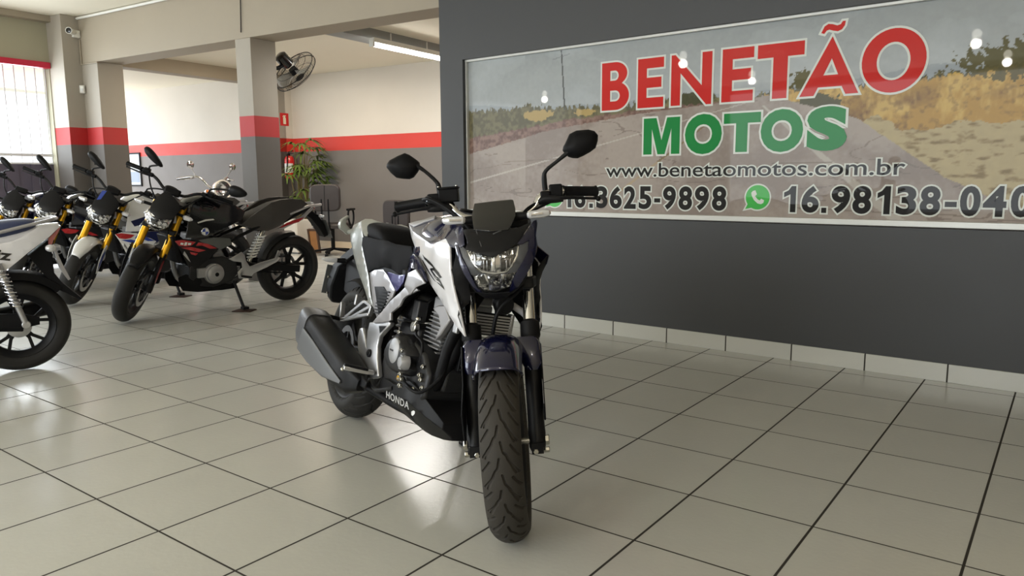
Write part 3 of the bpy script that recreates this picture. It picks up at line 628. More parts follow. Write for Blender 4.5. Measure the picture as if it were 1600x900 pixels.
# triple clamps and steering head
tri = P('triple_clamp', G().prism([(1.235, -.115), (1.235, .115), (1.17, .125), (1.10, .05), (1.10, -.05), (1.17, -.125)], .752, .788, 'z').xf(Matrix.Translation((-.01, 0, -.012))).prism([(1.13, -.11), (1.13, .11), (1.07, .12), (1.02, .04), (1.02, -.04), (1.07, -.12)], .935, .962, 'z').tube([(1.155, 0, .74), (1.045, 0, .97)], .032, 18), M_satin, st=True, bevel=.006)
# headlight unit, traced in the front plane
HXZ = [.68, .71, .74, .78, .83, .87, .92, .97, 1.03]; HXX = [1.235, 1.262, 1.288, 1.318, 1.336, 1.326, 1.288, 1.228, 1.14]
def hx(y, z): return float(np.interp(z, HXZ, HXX)) - 2.0*(y-.01)**2 - 60*max(0, abs(y-.01)-.06)**3
def FP(name, pts, m, off=0.0, par=None, th=.004, step=.018, fn=None, label=None, bevel=.001):
    return panel(name, pts, m, par if par is not None else hero, axis='x', out=1, fn=fn or hx, off=off, th=th, step=step, bevel=bevel, mw=(SM if par is None else None), label=label)
shell_r = []
for x, w, zb, zt in ((1.245, .060, .745, .88), (1.235, .080, .735, .905), (1.21, .092, .735, .93), (1.16, .085, .76, .945), (1.11, .05, .80, .94)):
    shell_r.append([(x - (0.25*((p[2]-.82)) if x > 1.2 else 0), p[1]+.01, p[2]) for p in ring(x, 0, w, zb, zt, 2.4, 28)])
hl = P('headlight', G().loft(shell_r), M_black, st=True)
up = [(1.31, -0.086, 0.883), (1.31, -0.062, 0.875), (1.31, -0.034, 0.863), (1.31, -0.001, 0.858), (1.31, 0.024, 0.865), (1.31, 0.05, 0.875), (1.31, 0.083, 0.885), (1.31, 0.076, 0.852), (1.31, 0.055, 0.819), (1.31, 0.039, 0.804), (1.31, 0.002, 0.8), (1.31, -0.039, 0.809), (1.31, -0.055, 0.822), (1.31, -0.074, 0.851)]
lo_ = [(1.31, -0.072, 0.804), (1.31, -0.039, 0.804), (1.31, -0.006, 0.798), (1.31, 0.032, 0.801), (1.31, 0.065, 0.804), (1.31, 0.055, 0.782), (1.31, 0.041, 0.756), (1.31, -0.002, 0.746), (1.31, -0.041, 0.751), (1.31, -0.057, 0.765)]
FP('reflector', up, M_reflect, -.024, hl, step=.007, fn=lambda y, z: hx(y, z) + .004*math.sin(y*520)); FP('reflector', lo_, M_reflect, -.024, hl, step=.007, fn=lambda y, z: hx(y, z) + .004*math.sin(y*420+z*200))
for q in ([(1.31, -0.058, 0.854), (1.31, -0.035, 0.851), (1.31, -0.01, 0.845), (1.31, -0.013, 0.812), (1.31, -0.031, 0.814), (1.31, -0.047, 0.824), (1.31, -0.057, 0.839)], [(1.31, 0.023, 0.848), (1.31, 0.068, 0.861), (1.31, 0.062, 0.84), (1.31, 0.049, 0.822), (1.31, 0.032, 0.811), (1.31, 0.02, 0.81)], [(1.31, -0.051, 0.857), (1.31, -0.05, 0.868), (1.31, -0.035, 0.86), (1.31, -0.014, 0.852)]):
    FP('projector_window', q, M_gloss, -.017, hl, step=.012)
for q in ([(1.31, -0.056, 0.795), (1.31, -0.036, 0.796), (1.31, -0.029, 0.772), (1.31, -0.044, 0.768)], [(1.31, -0.014, 0.792), (1.31, 0.012, 0.791), (1.31, 0.006, 0.779), (1.31, -0.011, 0.78)], [(1.31, 0.036, 0.792), (1.31, 0.056, 0.794), (1.31, 0.048, 0.779), (1.31, 0.032, 0.764)]):
    FP('low_window', q, M_gloss, -.017, hl, step=.012)
FP('light_strip', [(1.31, -0.086, 0.883), (1.31, -0.078, 0.88), (1.31, -0.067, 0.851), (1.31, -0.05, 0.826), (1.31, -0.038, 0.815), (1.31, 0.003, 0.806), (1.31, 0.039, 0.809), (1.31, 0.052, 0.824), (1.31, 0.07, 0.853), (1.31, 0.077, 0.883), (1.31, 0.083, 0.885), (1.31, 0.077, 0.851), (1.31, 0.056, 0.818), (1.31, 0.04, 0.802), (1.31, 0.002, 0.798), (1.31, -0.04, 0.808), (1.31, -0.057, 0.821), (1.31, -0.076, 0.85)], M_reflect, -.004, hl, step=.012)
FP('light_strip', [(1.31, -0.034, 0.804), (1.31, -0.027, 0.803), (1.31, -0.015, 0.761), (1.31, 0.007, 0.759), (1.31, 0.024, 0.801), (1.31, 0.032, 0.802), (1.31, 0.013, 0.75), (1.31, -0.002, 0.746), (1.31, -0.022, 0.75)], M_reflect, -.006, hl, step=.012)
FP('lamp_divider', [(1.31, -0.005, 0.858), (1.31, 0.004, 0.857), (1.31, 0.002, 0.807), (1.31, 0.007, 0.805), (1.31, -0.014, 0.806), (1.31, -0.01, 0.809)], M_reflect, -.010, hl, step=.012)
for k in range(4):
    FP('lens_rib', [(1.31, -0.032, 0.847), (1.31, -0.029, 0.847), (1.31, -0.032, 0.814), (1.31, -0.034, 0.814)] if k == 0 else [(1.31, -0.022, 0.846), (1.31, -0.019, 0.846), (1.31, -0.022, 0.811), (1.31, -0.024, 0.812)] if k == 1 else [(1.31, 0.038, 0.842), (1.31, 0.041, 0.843), (1.31, 0.039, 0.814), (1.31, 0.036, 0.812)] if k == 2 else [(1.31, 0.05, 0.846), (1.31, 0.053, 0.847), (1.31, 0.049, 0.825), (1.31, 0.047, 0.822)], M_reflect, -.012, hl, step=0)
FP('lens', up, M_lens, 0.002, hl, th=.002); FP('lens', lo_, M_lens, 0.002, hl, th=.002)
FP('headlight_surround', [(1.31, -0.11, 0.9), (1.31, -0.095, 0.893), (1.31, -0.084, 0.882), (1.31, -0.073, 0.85), (1.31, -0.055, 0.821), (1.31, -0.041, 0.808), (1.31, -0.039, 0.804), (1.31, -0.072, 0.803), (1.31, -0.081, 0.829), (1.31, -0.097, 0.861)], M_grey, .002); FP('headlight_surround', [(1.31, 0.114, 0.898), (1.31, 0.108, 0.866), (1.31, 0.091, 0.834), (1.31, 0.068, 0.803), (1.31, 0.032, 0.801), (1.31, 0.039, 0.803), (1.31, 0.056, 0.818), (1.31, 0.077, 0.851), (1.31, 0.083, 0.884), (1.31, 0.093, 0.888)], M_grey, .002)
cw = [FP('headlight_cowl', [(1.29, -0.123, 0.899), (1.29, -0.112, 0.9), (1.29, -0.1, 0.86), (1.29, -0.083, 0.828), (1.29, -0.074, 0.802), (1.29, -0.059, 0.762), (1.29, -0.046, 0.746), (1.29, -0.061, 0.749), (1.29, -0.079, 0.778), (1.29, -0.096, 0.809), (1.29, -0.11, 0.852)], M_navy, .007), FP('headlight_cowl', [(1.29, 0.114, 0.898), (1.29, 0.135, 0.906), (1.29, 0.139, 0.884), (1.29, 0.134, 0.859), (1.29, 0.119, 0.826), (1.29, 0.098, 0.794), (1.29, 0.068, 0.754), (1.29, 0.039, 0.739), (1.29, 0.055, 0.78), (1.29, 0.067, 0.801), (1.29, 0.09, 0.833), (1.29, 0.107, 0.865)], M_navy, .007)]
FP('headlight_chin', [(1.29, -0.085, 0.784), (1.29, -0.061, 0.749), (1.29, -0.037, 0.742), (1.29, -0.004, 0.739), (1.29, 0.039, 0.739), (1.29, 0.068, 0.753), (1.29, 0.102, 0.794), (1.29, 0.083, 0.761), (1.29, 0.055, 0.738), (1.29, 0.025, 0.722), (1.29, -0.005, 0.719), (1.29, -0.039, 0.724), (1.29, -0.067, 0.747)], M_satin, .004)
FP('cowl_ear', [(1.24, 0.074, 0.89), (1.24, 0.097, 0.913), (1.24, 0.13, 0.954), (1.24, 0.14, 0.957), (1.24, 0.143, 0.945), (1.24, 0.135, 0.905), (1.24, 0.113, 0.896), (1.24, 0.091, 0.887)], M_navy, .006); FP('cowl_ear', [(1.24, -0.124, 0.948), (1.24, -0.105, 0.96), (1.24, -0.093, 0.946), (1.24, -0.089, 0.898), (1.24, -0.102, 0.89), (1.24, -0.125, 0.897), (1.24, -0.113, 0.917)], M_navy, .006)
beak = FP('nose_fairing', [(1.28, -0.094, 0.944), (1.28, -0.064, 0.945), (1.28, -0.051, 0.944), (1.28, 0.003, 0.94), (1.28, 0.054, 0.938), (1.28, 0.079, 0.937), (1.28, 0.113, 0.948), (1.28, 0.125, 0.953), (1.28, 0.097, 0.915), (1.28, 0.075, 0.89), (1.28, 0.049, 0.876), (1.28, 0.023, 0.865), (1.28, -0.003, 0.857), (1.28, -0.028, 0.866), (1.28, -0.057, 0.876), (1.28, -0.086, 0.884), (1.28, -0.077, 0.904)], M_satin, .011, label='matte black nose piece over the headlight')
FP('nose_crease', [(1.28, -0.052, 0.94), (1.28, -0.049, 0.94), (1.28, -0.033, 0.891), (1.28, -0.035, 0.89)], M_grey, .014, beak, th=.003, step=0); FP('nose_crease', [(1.28, 0.002, 0.926), (1.28, 0.028, 0.935), (1.28, 0.046, 0.941), (1.28, 0.046, 0.939), (1.28, 0.028, 0.932), (1.28, 0.005, 0.924)], M_grey, .014, beak, th=.003, step=0)
FP('windscreen', [(1.22, -0.059, 1.024), (1.22, 0.006, 1.027), (1.22, 0.063, 1.028), (1.22, 0.069, 1.025), (1.22, 0.075, 0.997), (1.22, 0.075, 0.975), (1.22, 0.06, 0.947), (1.22, 0.051, 0.934), (1.22, -0.001, 0.933), (1.22, -0.057, 0.942), (1.22, -0.065, 0.982), (1.22, -0.064, 0.997)], M_smoke, .016, th=.005, label='short smoked windscreen', bevel=.002)
# instruments behind the screen
P('instrument_panel', G().box((1.075, .01, .965), (.05, .115, .07), Matrix.Rotation(-.6, 3, 'Y')), M_black, st=True, bevel=.01)
# handlebar, controls
hbp = [(1.015, 0, .975), (1.015, .06, .975), (1.012, .10, .978), (1.005, .135, .998), (.998, .158, 1.032), (.988, .195, 1.046), (.965, .27, 1.045), (.938, .355, 1.036)]
hb = P('handlebar', G().tube([(x, -y, z) for x, y, z in hbp[::-1]] + hbp[1:], .0125, 14, smooth=4), M_chrome, st=True, label='polished handlebar')
for sg in (-1, 1):
    def m(p): return (p[0], p[1]*sg, p[2])
    P('grip', G().tube([m((.972, .238, 1.045)), m((.970, .244, 1.045)), m((.942, .345, 1.037)), m((.938, .352, 1.036)), m((.936, .358, 1.036))], [.021, .0175, .0175, .021, .016], 16), M_black, st=True)
    sb = P('switch_housing', G().box(m((.985, .212, 1.048)), (.042, .046, .046)).box(m((.99, .205, 1.018)), (.035, .03, .022)).box(m((1.0, .175, 1.035)), (.03, .035, .03)), M_black, st=True, bevel=.006)
    part('lever_perch', G().tube([m((1.0, .135, 1.008)), m((1.005, .17, 1.022)), m((1.012, .21, 1.02)), m((1.01, .235, 1.018))], [.010, .016, .014, .010], 12), M_satin, sb)
    P('lever', G().tube([m((1.012, .20, 1.020)), m((1.014, .25, 1.021)), m((1.0, .30, 1.016)), m((.982, .350, 1.011))], [.010, .0075, .006, .006], 10, smooth=3, flat=.8).ball(m((.981, .357, 1.010)), .0095, 8), M_black, st=True)
res = P('brake_reservoir', G().box((1.0, -.158, 1.06), (.05, .068, .045)).box((1.0, -.158, 1.086), (.056, .074, .008)), M_black, st=True, bevel=.004)
part('reservoir_screw', G().bolt((1.02, -.128, 1.092), .004, .005, 'z'), M_steel, res); part('reservoir_screw', G().bolt((1.02, -.19, 1.092), .004, .005, 'z'), M_steel, res)
P('brake_hose', G().tube([(1.02, -.245, 1.052), (1.06, -.215, 1.05), (1.10, -.15, 1.01), (1.14, -.09, .95), (1.17, -.05, .88)], .007, 10, smooth=6).tube([(1.02, -.235, 1.04), (1.06, -.205, 1.04), (1.095, -.145, 1.0), (1.13, -.08, .94)], .006, 10, smooth=6), M_black, st=True)
P('clutch_cable', G().tube([(1.01, .14, 1.01), (1.04, .10, .985), (1.09, .075, .93), (1.13, .06, .85)], .005, 8, smooth=6).tube([(1.0, .19, 1.01), (1.04, .13, .985), (1.08, .10, .95)], .0045, 8, smooth=5), M_black, st=True)
P('brake_line', G().tube([(1.20, .10, .77), (1.235, .065, .735), (1.25, .0, .68), (1.245, -.025, .61), (1.23, -.03, .56), (1.25, -.07, .50), (1.26, -.09, .42)], .0065, 10, smooth=6), M_black, st=True)
ml = [(1, 0.245, 1.184), (1, 0.248, 1.196), (1, 0.255, 1.206), (1, 0.272, 1.237), (1, 0.297, 1.247), (1, 0.339, 1.247), (1, 0.359, 1.24), (1, 0.37, 1.225), (1, 0.368, 1.207), (1, 0.359, 1.183), (1, 0.34, 1.171), (1, 0.316, 1.16), (1, 0.295, 1.153), (1, 0.279, 1.155), (1, 0.264, 1.16), (1, 0.253, 1.171)]
mr_ = [(1, -0.369, 1.175), (1, -0.367, 1.185), (1, -0.356, 1.198), (1, -0.323, 1.212), (1, -0.3, 1.219), (1, -0.285, 1.211), (1, -0.262, 1.192), (1, -0.253, 1.183), (1, -0.252, 1.165), (1, -0.263, 1.149), (1, -0.278, 1.133), (1, -0.293, 1.128), (1, -0.315, 1.131), (1, -0.337, 1.136), (1, -0.356, 1.155)]
for pts, stem in ((ml, [(.99, .176, 1.045), (.992, .175, 1.09), (.995, .182, 1.118), (1.0, .224, 1.148), (1.004, .268, 1.178)]), (mr_, [(.99, -.19, 1.045), (.992, -.192, 1.09), (.995, -.199, 1.112), (1.0, -.234, 1.15), (1.003, -.268, 1.176)])):
    cy = sum(p[1] for p in pts)/len(pts); cz = sum(p[2] for p in pts)/len(pts)
    rings = [[(x, cy+(p[1]-cy)*s, cz+(p[2]-cz)*s) for p in pts] for x, s in ((.978, .93), (.975, .97), (.98, 1.0), (.99, 1.0), (1.002, .96), (1.014, .80), (1.022, .55), (1.026, .25))]
    mi = P('mirror', G().loft(rings), M_black, st=True, ang=50, bevel=.0015)
    part('mirror_glass', G().add([(.9765, cy+(p[1]-cy)*.9, cz+(p[2]-cz)*.9) for p in pts], [tuple(range(len(pts)))]), M_mirror, mi)
    part('mirror_stem', G().tube(stem, [.0095, .0095, .0068, .0062, .0085], 12, smooth=3), M_satin, mi)
for sg in (-1, 1):
    y0 = .012
    st_ = P('indicator', G().tube([(1.17, y0+sg*.02, .97), (1.20, y0+sg*.05, .971), (1.205, y0+sg*.108, .972)], [.017, .0155, .012], 14), M_black, st=True)
    part('indicator_lens', box_loft([((1.205, y0+sg*.100, .972), .010, .008), ((1.207, y0+sg*.106, .973), .016, .0125), ((1.207, y0+sg*.150, .975), .016, .0135), ((1.205, y0+sg*.168, .976), .012, .010), ((1.203, y0+sg*.174, .977), .004, .004)], 3), M_clearplastic, st_, label='clear front indicator')
    part('indicator_bulb', box_loft([((1.224, y0+sg*.112, .973), .003, .004), ((1.2255, y0+sg*.148, .975), .003, .004)], 3), M_chrome, st_)
# frame
fr = P('frame', G().tube([(1.075, 0, .94), (1.15, 0, .72)], .04, 18).tube([(1.07, -.03, .86), (.95, -.11, .78), (.75, -.135, .66), (.55, -.125, .50), (.52, -.11, .36)], .026, 12, smooth=4).tube([(1.07, .03, .86), (.95, .11, .78), (.75, .135, .66), (.55, .125, .50), (.52, .11, .36)], .026, 12, smooth=4)
  .tube([(1.12, -.02, .76), (1.06, -.09, .55), (1.02, -.10, .38), (.9, -.10, .27)], .019, 12, smooth=4).tube([(1.12, .02, .76), (1.06, .09, .55), (1.02, .10, .38), (.9, .10, .27)], .019, 12, smooth=4)
  .tube([(.60, -.11, .60), (.2, -.10, .76), (-.1, -.07, .82)], .014, 10, smooth=3).tube([(.60, .11, .60), (.2, .10, .76), (-.1, .07, .82)], .014, 10, smooth=3), M_black)
# tank
rg = [ring(x, 0, w_, zb_, zt_, 2.6, 32) for x, w_, zb_, zt_ in ((.60, .07, .74, .85), (.64, .105, .73, .90), (.72, .14, .72, .945), (.80, .155, .72, .968), (.90, .158, .73, .975), (.98, .14, .75, .965), (1.05, .10, .78, .94), (1.08, .06, .80, .92))]
tank = P('fuel_tank', G().loft(rg), M_navy, label='navy fuel tank', sub=1)
part('tank_cap', G().disc((.86, 0, .985), .045, .012, 'z', 32), M_satin, tank)
SHR = [(0.636, -0.136, 0.906), (0.709, -0.147, 0.881), (0.83, -0.158, 0.861), (0.941, -0.167, 0.842), (1.052, -0.174, 0.871), (1.1, -0.177, 0.848), (1.113, -0.178, 0.822), (1.129, -0.174, 0.772), (1.159, -0.17, 0.724), (1.2, -0.158, 0.659), (1.23, -0.137, 0.578), (1.156, -0.14, 0.605), (1.039, -0.143, 0.663), (0.93, -0.145, 0.711), (0.848, -0.147, 0.758), (0.76, -0.144, 0.816), (0.687, -0.139, 0.859)]
SHC = [(1, -0.177, 0.813), (1.06, -0.17, 0.755), (1.116, -0.159, 0.678)]
TOPB = [(0.636, -0.136, 0.906), (0.69, -0.127, 0.92), (0.76, -0.119, 0.934), (0.832, -0.114, 0.947), (0.951, -0.122, 0.942), (1.074, -0.147, 0.917), (1.161, -0.169, 0.877), (1.144, -0.177, 0.845), (1.1, -0.177, 0.848), (1.052, -0.174, 0.871), (0.941, -0.167, 0.842), (0.83, -0.158, 0.861), (0.709, -0.147, 0.881)]
HORN = [(0.637, -0.14, 0.908), (0.69, -0.133, 0.921), (0.753, -0.126, 0.932), (0.824, -0.121, 0.95), (0.828, -0.125, 0.936), (0.759, -0.132, 0.92), (0.693, -0.141, 0.898)]
INN = [(1.141, -0.176, 0.845), (1.158, -0.167, 0.877), (1.16, -0.144, 0.848), (1.177, -0.127, 0.752), (1.193, -0.122, 0.683), (1.225, -0.127, 0.578), (1.198, -0.157, 0.659), (1.156, -0.169, 0.724), (1.127, -0.173, 0.772)]
BLUE_R = [(0.766, -0.165, 0.788), (0.789, -0.165, 0.799), (0.838, -0.17, 0.787), (0.892, -0.172, 0.762), (0.951, -0.17, 0.718), (0.906, -0.165, 0.726), (0.832, -0.16, 0.749), (0.756, -0.15, 0.747), (0.745, -0.15, 0.728), (0.724, -0.148, 0.73)]
CBA = [[(0.846, -0.163, 0.805), (0.872, -0.163, 0.797), (0.928, -0.163, 0.788), (0.971, -0.163, 0.779), (1.041, -0.163, 0.756), (1.038, -0.163, 0.752), (0.975, -0.163, 0.77), (0.919, -0.163, 0.779), (0.871, -0.163, 0.79)],
 [(0.939, -0.163, 0.762), (0.995, -0.163, 0.77), (1.028, -0.163, 0.759), (1.063, -0.163, 0.744), (1.046, -0.163, 0.739), (1.018, -0.163, 0.749), (0.989, -0.163, 0.759), (0.968, -0.163, 0.758), (1.008, -0.163, 0.742), (1.036, -0.163, 0.74), (1.024, -0.163, 0.734), (0.984, -0.163, 0.743), (0.954, -0.163, 0.754)],
 [(0.972, -0.158, 0.743), (1.012, -0.158, 0.733), (1.038, -0.158, 0.738), (1.058, -0.158, 0.725), (1.078, -0.158, 0.714), (1.085, -0.158, 0.706), (1.046, -0.158, 0.714), (1.009, -0.158, 0.724), (1.027, -0.158, 0.723), (1.052, -0.158, 0.718), (1.039, -0.158, 0.726), (1.011, -0.158, 0.73)],
 [(0.846, -0.155, 0.785), (0.855, -0.155, 0.785), (0.923, -0.155, 0.755), (0.972, -0.155, 0.734), (1.004, -0.155, 0.722), (0.974, -0.155, 0.729), (0.927, -0.155, 0.746), (0.876, -0.155, 0.769)]]
for sg in (-1, 1):
    f = (lambda p: p) if sg < 0 else mirrored
    sh = panel('tank_shroud', f(SHR), M_white, hero, ctrl=f(SHC), out=sg, th=.006, step=.025, bevel=.002, label='pearl white tank shroud')
    panel('tank_side_top', f(TOPB), M_navy, hero, out=sg, th=.005, step=.03)
    panel('shroud_horn', f(HORN), M_silver, hero, out=sg, th=.006, step=0)
    panel('shroud_inner', f(INN), M_black, hero, out=sg, th=.005, step=.03)
    panel('shroud_liner', f(SHR), M_black, sh, ctrl=f(SHC), out=sg, th=.004, step=.03, off=-.010)
    sf = surf(f(SHR), f(SHC))
    for q in CBA: panel('shroud_decal', f(q), M_gloss, sh, fn=sf, off=.0012, out=sg, th=0, step=.02)
    panel('seat_side_trim', f(BLUE_R), M_navy, hero, out=sg, th=.005, step=.03)
g = G()
for k in range(4):
    q = [(0.907, -0.155, 0.881), (0.934, -0.149, 0.908), (0.939, -0.149, 0.909), (0.915, -0.155, 0.88)] if k == 0 else [(0.927, -0.158, 0.88), (0.946, -0.152, 0.904), (0.953, -0.152, 0.904), (0.935, -0.158, 0.878)] if k == 1 else [(0.947, -0.161, 0.879), (0.962, -0.155, 0.9), (0.968, -0.155, 0.899), (0.957, -0.162, 0.877)] if k == 2 else [(0.967, -0.163, 0.877), (0.98, -0.159, 0.894), (0.986, -0.159, 0.894), (0.976, -0.164, 0.876)]
    panel('tank_stripe', q, M_grey, bpy.data.objects['tank_side_top'], fn=surf(TOPB), off=.0012, out=-1, th=0, step=0)
tv, tf = text_mesh('HONDA', (0, 1, 0, 1), .02); fy = surf(TOPB)
q0, q1, q2 = (Vector(v) for v in [(0.84, -0.16, 0.887), (0.953, -0.16, 0.872), (0.844, -0.16, 0.893)])
part('tank_lettering', G().add([(pt.x, fy(pt.x, pt.z)-.0015, pt.z) for pt in (q0+(q1-q0)*u+(q2-q0)*v for u, v in tv)], tf), mat('pale_decal', (112, 114, 132), .5), bpy.data.objects['tank_side_top'])
# seats
RS = [(0.131, -0.13, 0.824), (0.159, -0.13, 0.831), (0.31, -0.13, 0.828), (0.433, -0.13, 0.83), (0.541, -0.13, 0.822), (0.656, -0.12, 0.825), (0.686, -0.12, 0.795), (0.665, -0.12, 0.761), (0.637, -0.12, 0.716), (0.616, -0.13, 0.71), (0.522, -0.13, 0.722), (0.429, -0.13, 0.722), (0.326, -0.13, 0.702), (0.275, -0.13, 0.686), (0.217, -0.13, 0.727), (0.14, -0.13, 0.79)]
seat = P('seat', G().loft([ring(x, 0, w_, zb_, zt_, 3.2, 28) for x, w_, zb_, zt_ in ((.10, .10, .77, .835), (.18, .125, .73, .835), (.30, .135, .71, .828), (.42, .13, .72, .822), (.54, .11, .725, .822), (.62, .09, .735, .84), (.69, .07, .75, .87))]), M_vinyl, sub=1, label='black vinyl rider seat')
for sg in (-1, 1): panel('seat_side', RS if sg < 0 else mirrored(RS), M_vinyl, seat, out=sg, th=.02, step=.03, ctrl=[(.45, sg*.148, .77)], bevel=.006)
pil = P('passenger_seat', G().loft([ring(x, 0, w_, zb_, zt_, 3.0, 28, tilt=tl) for x, w_, zb_, zt_, tl in ((-.06, .06, .81, .885, 0), (0, .088, .80, .900, 0), (.10, .108, .80, .908, -.01), (.20, .118, .80, .905, -.02), (.29, .12, .80, .893, -.03), (.35, .115, .79, .865, -.03), (.40, .10, .78, .835, -.02))]), M_vinyl, sub=1, label='raised black vinyl passenger seat')
TL_ = [(-0.133, -0.09, 0.871), (-0.028, -0.09, 0.898), (0.027, -0.105, 0.873), (0.135, -0.125, 0.819), (0.144, -0.128, 0.785), (0.282, -0.13, 0.671), (0.349, -0.135, 0.607), (0.423, -0.14, 0.556), (0.355, -0.138, 0.567), (0.268, -0.13, 0.608), (0.161, -0.122, 0.654), (0.031, -0.11, 0.713), (-0.114, -0.095, 0.793), (-0.169, -0.085, 0.826)]
SEAT_SHEEN = [(-0.033, -0.088, 0.898), (-0.018, -0.078, 0.909), (0.052, -0.072, 0.912), (0.132, -0.072, 0.906), (0.167, -0.05, 0.9), (0.232, -0.035, 0.895), (0.224, -0.075, 0.885), (0.138, -0.096, 0.87), (0.127, -0.104, 0.86), (0.149, -0.116, 0.835), (0.133, -0.122, 0.832), (0.037, -0.108, 0.873)]
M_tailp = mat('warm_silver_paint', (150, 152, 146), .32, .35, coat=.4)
for sg in (-1, 1):
    f = (lambda p: p) if sg < 0 else mirrored
    panel('tail_panel', f(TL_), M_tailp, hero, out=sg, th=.006, step=.03, bevel=.002, label='silver grey tail panel')
    panel('seat_top_sheen', f(SEAT_SHEEN), M_tailp, hero, out=sg, th=.006, step=.02, bevel=.002)  # sheen of light on the black seat's upper edge, modelled as a grey panel
    hk = [(-0.2, -0.138, 0.862), (-0.2, -0.133, 0.886), (-0.2, -0.118, 0.901), (-0.2, -0.099, 0.915), (-0.2, -0.093, 0.907), (-0.2, -0.107, 0.892), (-0.2, -0.107, 0.873), (-0.2, -0.083, 0.854), (-0.2, -0.082, 0.827), (-0.2, -0.092, 0.822), (-0.2, -0.113, 0.837), (-0.2, -0.132, 0.845)]
    P('grab_rail', G().loft([[(x, p[1]*(1 if sg < 0 else -1), p[2]) for p in hk] for x in (-.215, -.185)]).tube([(-.2, sg*.088, .835), (-.12, sg*.075, .85), (-.02, sg*.085, .865)], .012, 10), M_tailp, bevel=.004)
tb = P('tail_unit', G().loft([ring(x, 0, w_, zb_, zt_, 3, 24) for x, w_, zb_, zt_ in ((.30, .10, .72, .80), (.1, .095, .75, .83), (-.06, .08, .79, .865), (-.16, .06, .82, .87), (-.2, .045, .83, .865))]), M_black)
part('tail_light', G().loft([ring(x, 0, w_, zb_, zt_, 3, 20) for x, w_, zb_, zt_ in ((-.195, .05, .825, .868), (-.215, .04, .832, .862), (-.222, .03, .838, .858))]), M_tail, tb)
# rear number plate hanger and indicators
hg = P('plate_hanger', G().loft([[(x0, -.05, .78), (x0, .05, .78), (x1, .05, .78), (x1, -.05, .78)] if i == 0 else [(x0, -w_, z_), (x0, w_, z_), (x1, w_, z_), (x1, -w_, z_)] for i, (x0, x1, w_, z_) in enumerate(((-.19, -.05, .05, .78), (-.33, -.2, .055, .72), (-.40, -.30, .075, .66), (-.41, -.33, .085, .56), (-.41, -.36, .07, .50), (-.40, -.37, .05, .475)))]).prism([(-.28, .69), (-.18, .72), (-.02, .66), (-.02, .55), (-.1, .52), (-.25, .55)], -.045, .045), M_black, bevel=.008)
part('number_plate', G().box((-.425, 0, .585), (.004, .19, .15), Matrix.Rotation(.18, 3, 'Y')), mat('plate_back', (96, 98, 98), .45, .5), hg, bevel=.002)
part('hanger_bolt', G().bolt((-.385, -.087, .60), .006, .008), M_steel, hg); part('hanger_bolt', G().bolt((-.385, -.08, .52), .006, .008), M_steel, hg)
for sg in (-1, 1):
    ri = P('rear_indicator', G().tube([(-.26, sg*.05, .695), (-.265, sg*.10, .692)], [.014, .011], 12), M_black)
    part('indicator_lens', box_loft([((-.265, sg*.094, .692), .008, .008), ((-.266, sg*.10, .692), .015, .013), ((-.266, sg*.145, .69), .015, .013), ((-.265, sg*.17, .689), .006, .006)], 3), M_clearplastic, ri, label='clear rear indicator')
# side covers
SC = [(0.318, -0.14, 0.684), (0.373, -0.142, 0.702), (0.472, -0.145, 0.714), (0.55, -0.152, 0.697), (0.661, -0.158, 0.653), (0.648, -0.158, 0.628), (0.507, -0.15, 0.524), (0.444, -0.148, 0.558)]
GRL = [(0.437, -0.152, 0.64), (0.533, -0.152, 0.651), (0.626, -0.152, 0.622), (0.532, -0.152, 0.538)]
BL = [(0.556, -0.158, 0.712), (0.684, -0.158, 0.711), (0.734, -0.158, 0.719), (0.729, -0.158, 0.689), (0.686, -0.158, 0.651), (0.663, -0.158, 0.654), (0.604, -0.158, 0.684)]
UPS = [(0.777, -0.17, 0.68), (0.791, -0.17, 0.73), (0.854, -0.17, 0.75), (0.917, -0.17, 0.726), (0.952, -0.17, 0.711), (0.88, -0.17, 0.688), (0.842, -0.17, 0.656)]
FC = [(0.519, -0.17, 0.504), (0.562, -0.17, 0.535), (0.599, -0.17, 0.56), (0.668, -0.17, 0.613), (0.74, -0.17, 0.651), (0.818, -0.17, 0.7), (0.895, -0.17, 0.68), (0.847, -0.17, 0.663), (0.799, -0.17, 0.646), (0.777, -0.17, 0.633), (0.759, -0.17, 0.609), (0.724, -0.17, 0.588), (0.688, -0.17, 0.569), (0.7, -0.17, 0.543), (0.616, -0.17, 0.521)]
PV = [(0.468, -0.15, 0.498), (0.567, -0.15, 0.515), (0.655, -0.15, 0.536), (0.676, -0.15, 0.531), (0.673, -0.15, 0.518), (0.627, -0.15, 0.488), (0.592, -0.15, 0.462), (0.587, -0.15, 0.423), (0.607, -0.15, 0.38), (0.649, -0.15, 0.319), (0.617, -0.15, 0.305), (0.573, -0.15, 0.293), (0.531, -0.15, 0.292), (0.486, -0.15, 0.331), (0.419, -0.15, 0.341), (0.38, -0.15, 0.383), (0.36, -0.15, 0.423), (0.368, -0.15, 0.456), (0.402, -0.15, 0.466), (0.438, -0.15, 0.437), (0.476, -0.15, 0.401), (0.459, -0.15, 0.459)]
